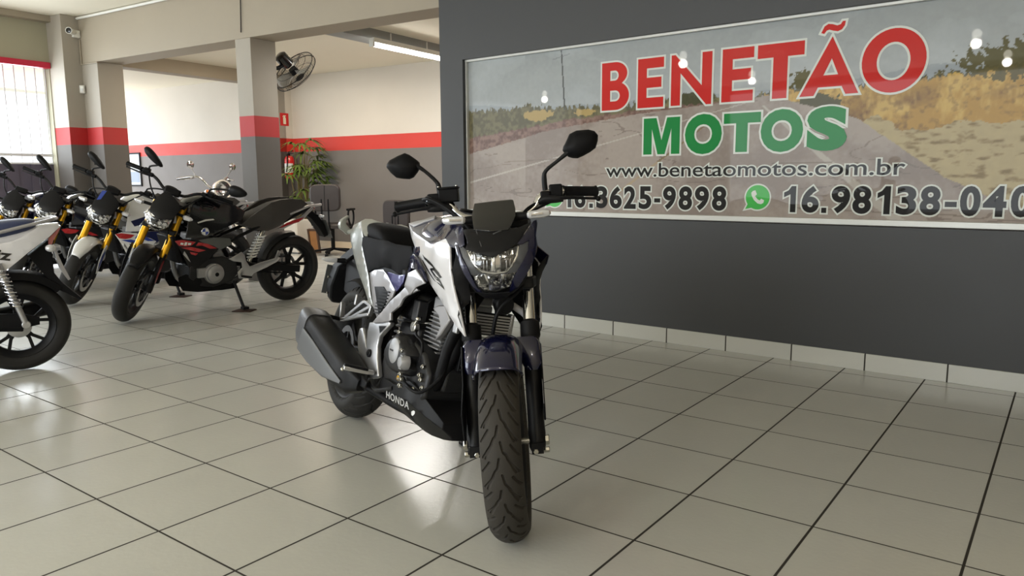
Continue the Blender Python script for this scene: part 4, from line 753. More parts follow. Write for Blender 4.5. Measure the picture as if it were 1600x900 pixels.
for sg in (-1, 1):
    f = (lambda p: p) if sg < 0 else mirrored
    sp_ = panel('side_cover', f(SC), M_silver, hero, out=sg, th=.006, step=.03, bevel=.002)
    ga = panel('side_grille', f(GRL), M_black, hero, out=sg, th=.004, step=0, off=.003)
    for k in range(8):
        zz = .545 + k*.013; x0 = .505+.0*k; 
        part('grille_slat', G().box((.53 + .006*k, sg*.158, zz), (.075 + .004*k if k < 6 else .09, .012, .0045), Matrix.Rotation(-.06, 3, 'Y')), M_satin, ga)
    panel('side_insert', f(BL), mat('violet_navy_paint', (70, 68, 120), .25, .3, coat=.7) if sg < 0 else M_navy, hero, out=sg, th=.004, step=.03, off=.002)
    panel('frame_cover_front', f(UPS), M_silver, hero, out=sg, th=.006, step=.03, off=.004, bevel=.002)
    panel('frame_cover', f(FC), M_silver, hero, out=sg, th=.008, step=.03, bevel=.003, label='silver frame cover')
    pv = panel('pivot_plate', f(PV), M_alu, hero, out=sg, th=.02, step=0, off=.012, bevel=.004, label='cast aluminium pivot plate')
    part('pivot_cap', G().disc((.53, sg*.166, .385), .016, .012, 'y', 24).disc((.53, sg*.17, .385), .009, .012, 'y', 6), M_satin, pv)
    tr_ = [(0.578, -0.164, 0.501), (0.652, -0.164, 0.513), (0.599, -0.164, 0.476)]
    panel('pivot_recess', f(tr_), M_black, pv, fn=lambda u, v: sg*.164, out=sg, th=0, step=0)
    # footrests
    PH = [(0.073, -0.14, 0.448), (0.064, -0.145, 0.526), (0.127, -0.14, 0.465), (0.308, -0.132, 0.563), (0.193, -0.138, 0.475), (0.381, -0.128, 0.555), (0.206, -0.13, 0.579), (0.375, -0.13, 0.519), (0.253, -0.13, 0.589), (0.208, -0.133, 0.533)]
    PH = f(PH); g = G()
    for i_, j_, w_ in ((0, 1, .022), (0, 7, .020), (2, 3, .022), (4, 5, .020), (5, 7, .018), (6, 9, .022), (3, 5, .02)): g.bar(PH[i_], PH[j_], .014, w_, (0, 1, 0))
    ph = P('passenger_footrest_hanger', g, M_alu, bevel=.003)
    P('passenger_footrest', G().bar((.06, sg*.15, .45), (.10, sg*.21, .46), .022, .018), M_black, bevel=.004)
    pg = P('footrest', G().bar((.62, sg*.17, .325), (.60, sg*.285, .335), .034, .016), M_alu, bevel=.003)
    part('footrest_rubber', G().bar((.62, sg*.195, .337), (.601, sg*.283, .345), .03, .010), M_black, pg, bevel=.002)
    part('footrest_tip', G().ball((.60, sg*.287, .327), .008, 8), M_steel, pg)
P('brake_pedal', G().tube([(.60, -.165, .29), (.68, -.175, .275), (.74, -.165, .29), (.80, -.16, .31)], [.012, .009, .009, .008], 10, smooth=3), M_satin, bevel=.002)
P('heel_guard', G().prism([(.33, .285), (.42, .262), (.56, .262), (.64, .268), (.65, .295), (.58, .305), (.45, .30)], -.205, -.195), M_satin, bevel=.004)
# swingarm, shock, chain guard, hugger
P('swingarm', G().bar((.54, -.10, .37), (-.03, -.115, .306), .032, .055).bar((.54, .10, .37), (-.03, .115, .306), .032, .055).box((.40, 0, .355), (.06, .18, .05)), M_satin, bevel=.006)
P('shock_absorber', G().tube([(.42, 0, .40), (.50, 0, .62)], .022, 14).tube([((.42+.08*k/60)+.036*math.cos(k*.9)*.94, .036*math.sin(k*.9), .40+.22*k/60) for k in range(61)], .006, 6), M_grey)
P('rear_hugger', G().loft([[(r*math.cos(a), y, .306+r*math.sin(a)) for y, r in ((-.085, .315), (-.06, .33), (0, .336), (.06, .33), (.085, .315), (.06, .325), (0, .330), (-.06, .325))] for a in [math.radians(40+70*i/14) for i in range(15)]]), M_satin)
P('chain_guard', G().bar((.50, .115, .43), (-.02, .125, .37), .02, .03), M_black, bevel=.004)
# engine
en = P('engine', G().loft([[(x, y, z) for x, z in ((.60, .34), (.64, .27), (.78, .245), (.94, .26), (1.02, .33), (1.03, .41), (.97, .47), (.84, .50), (.70, .50), (.62, .45))] for y in (-.14, -.125, .125, .14)]).box((.74, 0, .50), (.18, .22, .08)), M_engine, bevel=.012, label='black engine cases')
part('case_front', G().box((1.02, -.02, .40), (.05, .13, .09), Matrix.Rotation(.2, 3, 'Y')), M_engine, en, bevel=.012)
part('regulator', G().box((1.055, .0, .475), (.03, .11, .075)).box((1.072, 0, .445), (.01, .10, .006)).box((1.072, 0, .46), (.01, .10, .006)).box((1.072, 0, .475), (.01, .10, .006)).box((1.072, 0, .49), (.01, .10, .006)).box((1.072, 0, .505), (.01, .10, .006)), M_satin, en, bevel=.002)
cc = [(0.705, -0.17, 0.41), (0.702, -0.17, 0.432), (0.718, -0.17, 0.458), (0.741, -0.17, 0.479), (0.778, -0.17, 0.496), (0.816, -0.17, 0.506), (0.835, -0.17, 0.502), (0.855, -0.17, 0.489), (0.872, -0.17, 0.48), (0.91, -0.17, 0.468), (0.924, -0.17, 0.454), (0.901, -0.17, 0.427), (0.928, -0.17, 0.408), (0.912, -0.17, 0.389), (0.873, -0.17, 0.379), (0.804, -0.17, 0.372), (0.754, -0.17, 0.379), (0.724, -0.17, 0.392)]
cx0 = sum(p[0] for p in cc)/len(cc); cz0 = sum(p[2] for p in cc)/len(cc)
cov = part('clutch_cover', G().loft([[(cx0+(p[0]-cx0)*s, y, cz0+(p[2]-cz0)*s) for p in cc] for y, s in ((-.12, 1.12), (-.155, 1.10), (-.165, 1.0), (-.178, .94), (-.186, .80), (-.188, .5))]), M_engine, en, ang=45)
part('clutch_cap', G().lathe([(0, -.030), (.030, -.029), (.046, -.022), (.053, -.008), (.054, .01)], (.815, -.165, .448), 'y', 36), M_engfin, cov, label='bright round clutch cap')
part('cap_logo', G().box((.812, -.1953, .45), (.03, .001, .006)), M_engine, cov)
part('oil_filter_cap', G().lathe([(0, -.022), (.018, -.020), (.026, -.010), (.028, .01)], (.905, -.178, .425), 'y', 28).box((.905, -.188, .425), (.02, .012, .05)), M_engfin, cov, label='oval oil filter cap')
for x, y, z in ((.885, -.186, .462), (.915, -.19, .385), (.918, -.186, .368), (.917, -.186, .346), (.87, -.17, .36), (.985, -.15, .40), (.99, -.145, .43), (.99, -.145, .385), (.80, -.17, .515), (.955, -.15, .345), (1.0, -.14, .36)):
    part('engine_bolt', G().disc((x, y, z), .0085, .012, 'y', 12).disc((x, y-.006, z), .005, .008, 'y', 6), M_steel, en)
part('brass_plug', G().disc((.865, -.172, .362), .010, .012, 'y', 6), M_gold, en)
part('oil_line', G().tube([(.85, -.15, .36), (.95, -.165, .345), (1.02, -.15, .35), (1.05, -.10, .42), (1.06, -.09, .55)], .006, 8, smooth=5).tube([(.85, -.13, .535), (.88, -.14, .52), (.93, -.135, .50), (.95, -.14, .44)], .005, 8, smooth=5).tube([(.83, -.11, .58), (.84, -.135, .55), (.86, -.135, .53)], .006, 8, smooth=4), M_black, en)
part('gear_shaft', G().disc((.845, -.135, .545), .02, .02, 'y', 20).tube([(.845, -.14, .545), (.87, -.14, .575)], .006, 8).ball((.872, -.14, .577), .009, 8), M_steel, en)
# finned cylinder leaning forward
cyl = G(); base = Vector((.85, -.005, .478)); RC = Matrix.Identity(3)
cyl.box(base+Vector((.03, 0, .07)), (.10, .12, .19))
for k in range(11): cyl.box(base+Vector((.028 + .0052*k, 0, -.018+k*.0148)), (.150 - .0008*k, .172 - .001*k, .0052))
P('cylinder', cyl, M_engfin, bevel=.001, label='finned air-cooled cylinder')
P('cylinder_head', G().box(base+Vector((.085, 0, .165)), (.145, .165, .05)).box(base+Vector((.095, 0, .20)), (.13, .15, .04)).box(base+Vector((.15, -.05, .16)), (.06, .06, .05)), M_engfin, bevel=.01)
P('head_cover', G().prism([(.905, .625), (.948, .642), (1.0, .650), (1.055, .607), (1.0, .545), (.965, .52), (.99, .575), (.965, .605)], -.11, -.085), M_silver, bevel=.005)
P('carburettor', G().tube([(.80, -.05, .62), (.70, -.05, .63)], .035, 14).box((.76, -.075, .60), (.07, .05, .07)).box((.81, -.11, .60), (.05, .04, .08)), M_engine, bevel=.006)
P('airbox', G().box((.60, 0, .63), (.22, .20, .16)).box((.46, 0, .70), (.42, .25, .10)), M_black, bevel=.02)
P('exhaust_pipe', G().tube([(.985, -.045, .62), (1.045, -.055, .58), (1.055, -.07, .50), (1.02, -.085, .40), (.985, -.09, .32), (.92, -.09, .25), (.78, -.10, .235), (.66, -.14, .25), (.56, -.19, .275)], .0185, 14, smooth=6), M_black)
# oil cooler
cl = G().box((1.12, -.015, .615), (.022, .19, .075))
oc = P('oil_cooler', cl, M_satin, bevel=.003)
for k in range(7): part('cooler_fin', G().box((1.133, -.015, .586+k*.0098), (.012, .184, .0055)), M_alu, oc)
part('cooler_tank', G().box((1.122, .084, .615), (.03, .014, .085)), M_alu, oc, bevel=.004); part('cooler_tank', G().box((1.122, -.114, .615), (.03, .014, .085)), M_alu, oc, bevel=.004)
P('horn', G().disc((1.15, .03, .69), .035, .03, 'x', 28), M_satin)
P('shroud_stay', G().tube([(1.10, .06, .70), (1.15, .13, .66), (1.13, .18, .60)], .012, 10, smooth=4), M_white)
# belly pan
def bp_ring(x, w_, zt_, zb_, wb): return [(x, -w_, zt_), (x, -w_*1.02, zt_*.6+zb_*.4), (x, -wb, zb_+.012), (x, -wb*.8, zb_), (x, wb*.8, zb_), (x, wb, zb_+.012), (x, w_*1.02, zt_*.6+zb_*.4), (x, w_, zt_), (x, w_*.93, zt_-.004), (x, -w_*.93, zt_-.004)]
bel = P('belly_pan', G().loft([bp_ring(*a) for a in ((.655, .150, .308, .232, .115), (.70, .156, .326, .222, .11), (.80, .160, .326, .205, .10), (.885, .160, .334, .195, .09), (.90, .160, .362, .193, .088), (.93, .158, .368, .190, .085), (.975, .148, .355, .188, .075), (1.03, .120, .315, .190, .055), (1.075, .075, .262, .200, .04))]), M_satin, bevel=.004, ang=25, label='matte black belly pan with maker name')
tv, tf = text_mesh('HONDA', (0, .20, 0, .026), .02, space=1.1)
p0 = Vector([(0.775, -0.165, 0.268)][0]); p1 = Vector([(0.984, -0.165, 0.278)][0]); dx = (p1-p0).normalized(); dz = Vector((-.15, -.12, .98)); dz = (dz-dx*dz.dot(dx)).normalized(); L_ = (p1-p0).length
part('maker_name', G().add([p0+dx*(u/.2*L_)+dz*v + Vector((0, -.004, 0)) for u, v in tv], tf), mat('white_decal', (172, 172, 172), .5), bel)
q = [(0.991, -0.158, 0.274), (1.006, -0.158, 0.282), (1.019, -0.158, 0.282), (1.02, -0.158, 0.274), (1.007, -0.158, 0.263), (0.996, -0.158, 0.264)]
part('wing_badge', G().add([(x, y-.004, z) for x, y, z in q], [tuple(range(len(q)))]), mat('white_badge', (225, 225, 225), .5), bel)
M_dgs = mat('graphite_shield', (98, 99, 100), .4, .4)
# exhaust silencer
mu = P('silencer', box_loft([((.585, -.195, .268), .022, .024), ((.55, -.205, .275), .046, .052), ((.44, -.222, .300), .058, .072), ((.28, -.245, .345), .061, .082), ((.13, -.262, .388), .06, .083)], 4.5, 32), M_satin, ang=40, label='boxy black silencer')
part('silencer_cap', box_loft([((.135, -.262, .387), .063, .086), ((.08, -.268, .402), .062, .085), ((.03, -.272, .416), .050, .072), ((.02, -.273, .419), .035, .05)], 4.5, 32), M_grey, mu, label='grey silencer end cap')
part('silencer_side', box_loft([((.53, -.262, .262), .004, .006), ((.40, -.290, .285), .005, .035), ((.25, -.3125, .325), .005, .05), ((.14, -.328, .358), .005, .05)], 4), M_dgs, mu, label='graphite side shield')
# side stand
P('side_stand', G().tube([(.60, .12, .27), (.615, .20, .165), (.624, .275, .068)], .012, 12).box((.624, .285, .062), (.06, .05, .012), Matrix.Rotation(.2, 3, 'X')), M_satin, bevel=.002)
# ------------------------------------------------------------------ the row of naked roadsters with gold forks
M_dgrey = mat('graphite_paint', (92, 94, 92), .35, .3, coat=.4)
M_rwhite = mat('white_paint', (222, 222, 220), .25, coat=.6)
M_rnavy = mat('deep_navy_paint', (26, 32, 70), .25, coat=.6)
M_seatr = mat('worn_seat_vinyl', (62, 59, 57), .5, spec=.4, bump=.2, bscale=400)
M_wedge = mat('white_graphic', (214, 214, 210), .4)
RSM, RFA = steer_matrix(25.1, 1.374, .102, .90)
TKL = [(0.9872, 0.13, 0.7285), (1.0023, 0.13, 0.6501), (0.9098, 0.14, 0.6456), (0.8148, 0.15, 0.6571), (0.7144, 0.155, 0.6974), (0.6238, 0.15, 0.738), (0.5231, 0.13, 0.7707), (0.4781, 0.11, 0.8402), (0.5866, 0.12, 0.9045), (0.6848, 0.11, 0.9551), (0.8147, 0.1, 0.9763), (0.9112, 0.1, 0.9436), (0.9451, 0.12, 0.8992), (0.9716, 0.13, 0.8225)]
SPL = [(1.0953, 0.13, 0.6278), (1.0418, 0.145, 0.6451), (0.9177, 0.155, 0.632), (0.7839, 0.155, 0.6428), (0.6434, 0.15, 0.6268), (0.6232, 0.15, 0.5756), (0.7662, 0.155, 0.5206), (0.9162, 0.14, 0.4037), (0.9774, 0.13, 0.3916), (1.0441, 0.13, 0.5418)]
GRY = [(0.9177, 0.155, 0.632), (0.7839, 0.155, 0.6428), (0.6434, 0.15, 0.6268), (0.6232, 0.15, 0.5756), (0.7175, 0.155, 0.5449), (0.7661, 0.155, 0.5239), (0.7433, 0.155, 0.5468), (0.7922, 0.155, 0.5782), (0.8853, 0.155, 0.6106)]
REDS = [[(1.0936, 0.14, 0.6321), (1.0456, 0.146, 0.6392), (0.935, 0.156, 0.6173), (0.9683, 0.156, 0.5908), (1.0141, 0.15, 0.5837), (1.0633, 0.14, 0.5922)], [(0.9155, 0.156, 0.6128), (0.8367, 0.157, 0.5946), (0.7597, 0.157, 0.5532), (0.8208, 0.157, 0.5545), (0.8837, 0.157, 0.585), (0.9359, 0.156, 0.5853)], [(1.048, 0.147, 0.5763), (0.9682, 0.155, 0.5779), (0.8547, 0.157, 0.544), (0.9138, 0.155, 0.5321), (0.9837, 0.152, 0.5531)], [(0.983, 0.15, 0.54), (0.9168, 0.154, 0.5225), (0.935, 0.15, 0.5073), (0.9696, 0.148, 0.5194)]]
WTX = [[(1.0514, 0.15, 0.618), (1.0297, 0.151, 0.6135), (1.0334, 0.151, 0.5979), (1.055, 0.15, 0.6025)], [(1.0204, 0.152, 0.6193), (1.0017, 0.153, 0.6182), (1.0083, 0.152, 0.5931), (1.0275, 0.152, 0.5945)], [(0.9958, 0.154, 0.6148), (0.9706, 0.155, 0.61), (0.9775, 0.155, 0.5945), (0.9991, 0.153, 0.5958)]]
NAV = [(0.9562, 0.14, 0.7408), (0.8454, 0.15, 0.7747), (0.6922, 0.152, 0.8589), (0.6894, 0.152, 0.8263), (0.8144, 0.152, 0.7188), (0.926, 0.142, 0.6916)]
TOPW = [(0.9105, 0.148, 0.7712), (0.845, 0.15, 0.7907), (0.7789, 0.152, 0.7944), (0.769, 0.152, 0.7843), (0.8392, 0.151, 0.7778), (0.9047, 0.149, 0.7615)]
STL = [(0.5124, 0.11, 0.7311), (0.4757, 0.11, 0.7579), (0.4015, 0.11, 0.8053), (0.3263, 0.11, 0.8535), (0.2308, 0.11, 0.9069), (0.1337, 0.11, 0.9302), (0.0345, 0.11, 0.9347), (-0.067, 0.11, 0.927), (-0.1291, 0.11, 0.8862), (-0.0671, 0.11, 0.84), (0.0145, 0.11, 0.7951), (0.1544, 0.11, 0.6994), (0.2711, 0.11, 0.6621), (0.3658, 0.11, 0.6726)]
TLS = [(0.1679, 0.1, 0.6709), (0.0686, 0.1, 0.7204), (-0.0738, 0.1, 0.7727), (-0.157, 0.1, 0.8359), (-0.199, 0.1, 0.8616), (-0.2034, 0.1, 0.8361), (-0.1571, 0.1, 0.8017), (-0.0946, 0.1, 0.7431), (0.0081, 0.1, 0.7085), (0.1087, 0.1, 0.6677)]
TRD = [(0.1482, 0.1, 0.6803), (0.0786, 0.1, 0.7226), (-0.0225, 0.1, 0.7499), (-0.0987, 0.1, 0.7645), (-0.043, 0.1, 0.7239), (0.0586, 0.1, 0.7039)]
HNG = [(0.6537, 0.15, 0.4544), (0.6109, 0.15, 0.4693), (0.5386, 0.15, 0.5056), (0.51, 0.15, 0.4779), (0.4997, 0.15, 0.4277), (0.4637, 0.15, 0.3731), (0.3549, 0.15, 0.4013), (0.224, 0.15, 0.4251), (0.1923, 0.15, 0.4929), (0.1688, 0.15, 0.4841), (0.177, 0.15, 0.4211), (0.2007, 0.15, 0.3948), (0.2981, 0.15, 0.3543), (0.4273, 0.15, 0.311), (0.4651, 0.15, 0.2699), (0.5639, 0.15, 0.2802), (0.5774, 0.15, 0.3361), (0.5334, 0.15, 0.3694), (0.5399, 0.15, 0.4176), (0.6116, 0.15, 0.4306)]
BEL = [(1.0681, 0.12, 0.3345), (1.0061, 0.12, 0.3572), (0.8418, 0.12, 0.2911), (0.6342, 0.12, 0.235), (0.5545, 0.12, 0.2605), (0.5918, 0.12, 0.196), (0.7059, 0.12, 0.1921), (0.9116, 0.12, 0.1996), (1.036, 0.12, 0.2242), (1.0665, 0.12, 0.2828)]
COW = [(1.28, -0.0428, 0.8945), (1.28, -0.0477, 0.9595), (1.28, -0.0198, 1.0244), (1.28, 0.0036, 1.0606), (1.28, 0.0437, 1.0673), (1.28, 0.1019, 1.0415), (1.28, 0.1522, 1.012), (1.28, 0.1818, 0.9703), (1.28, 0.158, 0.8791), (1.28, 0.0972, 0.8677), (1.28, 0.0526, 0.8527), (1.28, -0.0023, 0.8775)]
LNS = [(1.3, -0.0539, 0.8617), (1.3, -0.0351, 0.893), (1.3, 0.0073, 0.8803), (1.3, 0.0612, 0.8586), (1.3, 0.1037, 0.8693), (1.3, 0.1526, 0.8792), (1.3, 0.1418, 0.8067), (1.3, 0.1029, 0.7702), (1.3, 0.0571, 0.748), (1.3, 0.0029, 0.7701), (1.3, -0.0328, 0.8148)]
def roadster(x, y, label, tank_m, side_m, kind, name='motorcycle'):
    R = thing(name, label, 'motorcycle', (x, y, .003), 0, 'roadsters parked in a row'); R.rotation_euler = (-.0822, 0, -1.646)
    def p(n, g, m, st=False, **k): return part(n, g, m, R, mw=(RSM if st else None), **k)
    f_ = wheel(R, 'front_wheel', (1.374, 0, .298), .298, .112, .216, RSM, None, 96, 18, 20, 5, .072, .15, hub=.05)
    r_ = wheel(R, 'rear_wheel', (0, 0, .303), .303, .148, .216, None, None, 96, 18, 18, 5, -.07, .12, hub=.05)
    fp = lambda s, yy: Vector((1.36, yy, .298)) + RFA*s
    for sg in (-1, 1):
        yy = sg*.10
        leg = p('fork_leg', G().tube([fp(.26, yy), fp(.275, yy), fp(.29, yy), fp(.50, yy), fp(.70, yy)], [.026, .030, .0275, .0275, .026], 18), M_gold, True, label='gold anodised fork leg')
        part('slider', G().tube([fp(-.03, yy), fp(0, yy), fp(.06, yy), fp(.27, yy)], [.024, .028, .023, .020], 16), M_satin, leg)
        gm = {'white': M_rwhite, 'red': M_satin}.get(kind, M_satin)
        gd = part('fork_guard', G().prism([(1.375, .335), (1.345, .345), (1.285, .50), (1.262, .575), (1.30, .60), (1.35, .56), (1.385, .46)], yy+sg*.024, yy+sg*.030), gm, leg, bevel=.004)
        gq = [(1.372, .36), (1.352, .362), (1.312, .46), (1.292, .53), (1.312, .545), (1.345, .52), (1.37, .45)]
        part('guard_graphic', G().prism(gq, yy+sg*.0302, yy+sg*.0312), {'white': M_blue, 'red': M_red}.get(kind, M_dgrey), leg)
    fd = G(); rows = []
    for i in range(17):
        t = math.radians(48+92*i/16); w_ = .052*min(1, .55+i*.12)
        rows.append([(1.374+(.335-.04*abs(v)**2.4)*math.cos(t), w_*1.25*math.sin(v*PI/2), .298+(.335-.04*abs(v)**2.4)*math.sin(t)) for v in [-1+k/6 for k in range(13)]])
    fd.add([q for r in rows for q in r], [(i*13+k, i*13+k+1, (i+1)*13+k+1, (i+1)*13+k) for i in range(16) for k in range(12)])
    p('front_mudguard', fd, M_rwhite if kind == 'white' else M_satin, True, solid=.004)
    p('brake_caliper', G().box((1.24, .105, .36), (.05, .05, .10), Matrix.Rotation(-.3, 3, 'Y')), M_black, True, bevel=.01)
    p('triple_clamp', G().box((1.165, 0, .735), (.09, .25, .035)).box((1.08, 0, .935), (.09, .25, .03)).tube([(1.15, 0, .72), (1.06, 0, .96)], .03, 14), M_satin, True, bevel=.006)
    y0 = sum(q[1] for q in COW)/len(COW)
    cow = [(q[0], (q[1]-y0)*.88+.012, .86+(q[2]-.86)*.88) for q in COW]; lns = [(q[0], q[1]-y0, q[2]) for q in LNS]
    hx2 = lambda u, v: float(np.interp(v, [.72, .78, .84, .90, .98, 1.08], [1.27, 1.32, 1.325, 1.30, 1.24, 1.15])) - 2.2*u*u
    hd = p('headlight', G().loft([[(a+(.2*(q[2]-.85) if a > 1.25 else 0), q[1], q[2]) for q in ring(a, 0, w_, zb_, zt_, 2.4, 24)] for a, w_, zb_, zt_ in ((1.275, .07, .75, .90), (1.24, .10, .74, .93), (1.18, .09, .75, .95), (1.12, .05, .80, .95))]), M_black, True)
    panel('reflector', lns, M_reflect, hd, axis='x', out=1, fn=lambda u, v: hx2(u, v)-.02+.006*math.sin(u*170)*math.cos(v*190), th=.003, step=.012, bevel=0)
    panel('projector_window', [(0, lns[0][1]*.5+.012, .86), (0, .0, .84), (0, .01, .80), (0, -.04, .81)], M_gloss, hd, axis='x', out=1, fn=hx2, off=-.009, th=.003, step=.01, bevel=0)
    panel('lens', lns, M_lens, hd, axis='x', out=1, fn=hx2, th=.002, step=.02, bevel=0)
    panel('flyscreen', cow, M_satin, R, axis='x', out=1, fn=hx2, off=.008, th=.006, step=.02, mw=RSM)
    if kind == 'white': panel('screen_graphic', [(0, -.055, 1.03), (0, -.02, 1.04), (0, -.03, .97), (0, -.06, .955)], M_blue, R, axis='x', out=1, fn=hx2, off=.011, th=0, step=.02, mw=RSM)
    p('instrument_panel', G().box((1.09, -.005, 1.02), (.03, .12, .06), Matrix.Rotation(-.7, 3, 'Y')), M_black, True, bevel=.012)
    hbp = [(1.05, .0, 1.0), (1.045, .08, 1.005), (1.03, .16, 1.055), (1.0, .26, 1.075), (.955, .405, 1.062)]
    p('handlebar', G().tube([(a, -b, c) for a, b, c in hbp[::-1]] + hbp[1:], .012, 12, smooth=4), M_satin, True)
    for sg in (-1, 1):
        m = lambda q: (q[0], q[1]*sg, q[2])
        p('grip', G().tube([m((.995, .285, 1.075)), m((.99, .29, 1.075)), m((.955, .405, 1.063)), m((.95, .415, 1.062))], [.02, .017, .017, .02], 14), M_black, True)
        p('switch_housing', G().box(m((1.005, .25, 1.075)), (.045, .05, .05)).box(m((1.03, .21, 1.07)), (.03, .04, .03)), M_black, True, bevel=.006)
        p('lever', G().tube([m((1.035, .22, 1.062)), m((1.045, .29, 1.062)), m((1.0, .395, 1.05))], [.009, .007, .006], 10, smooth=4).ball(m((.998, .40, 1.05)), .008, 8), M_satin, True)
        out_ = [(math.cos(a)*(.096 if sg < 0 else .074) + .012*math.cos(2*a), math.sin(a)*(.030 if sg < 0 else .046)) for a in [2*PI*k/20 for k in range(20)]]
        cyy, czz, tl = (-.245, 1.205, -.57) if sg < 0 else (sg*.425, 1.175, .12)
        rr = [[(a, cyy + (u*math.cos(tl)-v*math.sin(tl))*s_, czz + (u*math.sin(abs(tl))*(1) + v*math.cos(tl))*s_ if sg > 0 else czz + (-u*math.sin(tl)+v*math.cos(tl))*s_ if False else czz + (u*math.sin(tl)+v*math.cos(tl))*s_) for u, v in out_] for a, s_ in ((.985, .94), (.982, 1), (1.0, .97), (1.014, .7), (1.02, .3))]
        mi = p('mirror', G().loft(rr), M_satin, True, ang=50)
        part('mirror_glass', G().add([(.9825, cyy+(q[1]-cyy)*.9, czz+(q[2]-czz)*.9) for q in rr[1]], [tuple(range(20))]), M_mirror, mi)
        part('mirror_stem', G().tube([m((1.0, .235, 1.085)), m((1.0, .24, 1.12)), (1.0, cyy+.06 if sg < 0 else cyy*.75, czz-.05 if sg < 0 else czz-.02), (1.0, cyy+.045 if sg < 0 else cyy, czz-.03 if sg < 0 else czz)], .0075, 10, smooth=4), M_satin, mi)
        ind = p('indicator', G().tube([(1.19, sg*.09, .90), (1.20, sg*.16, .90)], .012, 10), M_black, True)
        part('indicator_lens', box_loft([((1.205, sg*.155, .90), .012, .012), ((1.21, sg*.165, .90), .022, .018), ((1.21, sg*.205, .90), .020, .015), ((1.205, sg*.222, .90), .006, .005)], 3), M_clearplastic, ind)
        p('radiator_lug', G().box((1.10, sg*.12, .80), (.05, .03, .06)), M_alu, bevel=.006)
    p('brake_hose', G().tube([(1.03, .22, 1.06), (1.12, .16, 1.0), (1.19, .06, .86), (1.22, .09, .66), (1.25, .10, .48)], .006, 8, smooth=5).tube([(1.03, -.22, 1.06), (1.13, -.15, 1.0), (1.17, -.05, .90)], .006, 8, smooth=5), M_black, True)
    # trellis, engine, radiator
    g = G()
    for sg in (-1, 1):
        g.tube([(1.08, sg*.03, .86), (.80, sg*.12, .66), (.55, sg*.125, .50), (.52, sg*.12, .34)], .016, 10, smooth=3).tube([(1.12, sg*.03, .74), (.88, sg*.12, .50), (.56, sg*.125, .62)], .013, 10).tube([(.58, sg*.12, .62), (.2, sg*.09, .76), (-.12, sg*.06, .83)], .014, 10)
    p('frame', g.tube([(1.06, 0, .94), (1.14, 0, .70)], .035, 14), M_black)
    en = p('engine', G().loft([[(a, b, c) for a, c in ((.56, .33), (.62, .26), (.78, .23), (.92, .25), (.99, .33), (.98, .42), (.88, .47), (.70, .48), (.58, .44))] for b in (-.135, -.12, .12, .135)]).box((.83, 0, .54), (.17, .17, .18), Matrix.Rotation(-.12, 3, 'Y')), M_engine, bevel=.01)
    part('cylinder_head', G().box((.86, 0, .62), (.18, .18, .09), Matrix.Rotation(-.12, 3, 'Y')), M_engfin, en, bevel=.012)
    part('engine_side', G().prism([(.90, .40), (.97, .44), (1.03, .52), (1.02, .58), (.95, .52), (.88, .47)], .10, .135), M_alu, en, bevel=.006)
    cv = part('alternator_cover', G().lathe([(0, .034), (.03, .034), (.055, .03), (.07, .018), (.074, 0), (.082, -.004), (.084, -.03)], (.785, .165, .345), 'y', 36).box((.88, .145, .36), (.09, .03, .075)), M_engfin, en, label='silver round engine side cover')
    part('cover_plug', G().disc((.785, .199, .345), .017, .006, 'y', 20), M_black, cv)
    p('radiator', G().box((1.075, 0, .56), (.035, .26, .22), Matrix.Rotation(.25, 3, 'Y')), M_black, bevel=.006)
    p('exhaust_pipe', G().tube([(.94, -.03, .60), (1.02, -.05, .56), (1.02, -.07, .42), (.96, -.08, .27), (.75, -.09, .22), (.5, -.12, .24), (.30, -.16, .36)], .02, 12, smooth=5), M_engfin)
    mu = p('silencer', box_loft([((.36, -.15, .36), .03, .03), ((.30, -.17, .39), .055, .06), ((.0, -.20, .53), .06, .068), ((-.06, -.205, .56), .045, .05)], 2.6, 24), M_satin)
    part('silencer_cap', box_loft([((-.05, -.204, .555), .05, .056), ((-.075, -.206, .567), .035, .04)], 2.4, 20), M_engfin, mu)
    # tank, side panels
    p('fuel_tank', G().loft([ring(a, 0, w_, zb_, zt_, 2.6, 28) for a, w_, zb_, zt_ in ((.47, .07, .74, .83), (.55, .10, .72, .90), (.66, .125, .70, .955), (.80, .135, .68, .985), (.92, .12, .70, .965), (1.0, .085, .74, .92))]), tank_m, sub=1)
    for sg in (-1, 1):
        f = (lambda q: q) if sg > 0 else mirrored
        tp = panel('tank_panel', f(TKL), tank_m, R, out=sg, th=.012, step=.03, bevel=.003)
        sp = panel('side_panel', f(SPL), side_m, R, out=sg, th=.008, step=.03, bevel=.003)
        fs_, ft_ = surf(f(SPL)), surf(f(TKL))
        bl = f([(0.8501, 0.152, 0.6933)])[0]
        if kind == 'red':
            panel('grey_panel', f(GRY), M_dgrey, sp, fn=fs_, off=.002, out=sg, th=0, step=.03)
            for q in REDS: panel('red_graphic', f(q), M_red, sp, fn=fs_, off=.0035, out=sg, th=0, step=.03)
            for q in WTX: panel('white_graphic', f(q), M_wedge, sp, fn=fs_, off=.005, out=sg, th=0, step=0)
            panel('tank_script', f(TOPW), M_wedge, tp, fn=ft_, off=.002, out=sg, th=0, step=.03)
        elif kind == 'white':
            panel('navy_graphic', f(NAV), M_rnavy, tp, fn=ft_, off=.002, out=sg, th=0, step=.03)
            for q, m in zip(REDS, (M_red, M_blue, M_blue, M_rnavy)): panel('stripe_graphic', f(q), m, sp, fn=fs_, off=.0035, out=sg, th=0, step=.03)
            panel('navy_graphic', f(GRY), M_rnavy, sp, fn=fs_, off=.002, out=sg, th=0, step=.03)
        elif kind == 'dark':
            for q in REDS[:2]: panel('red_graphic', f(q), M_red, sp, fn=fs_, off=.0035, out=sg, th=0, step=.03)
        yb = ft_(bl[0], bl[2])
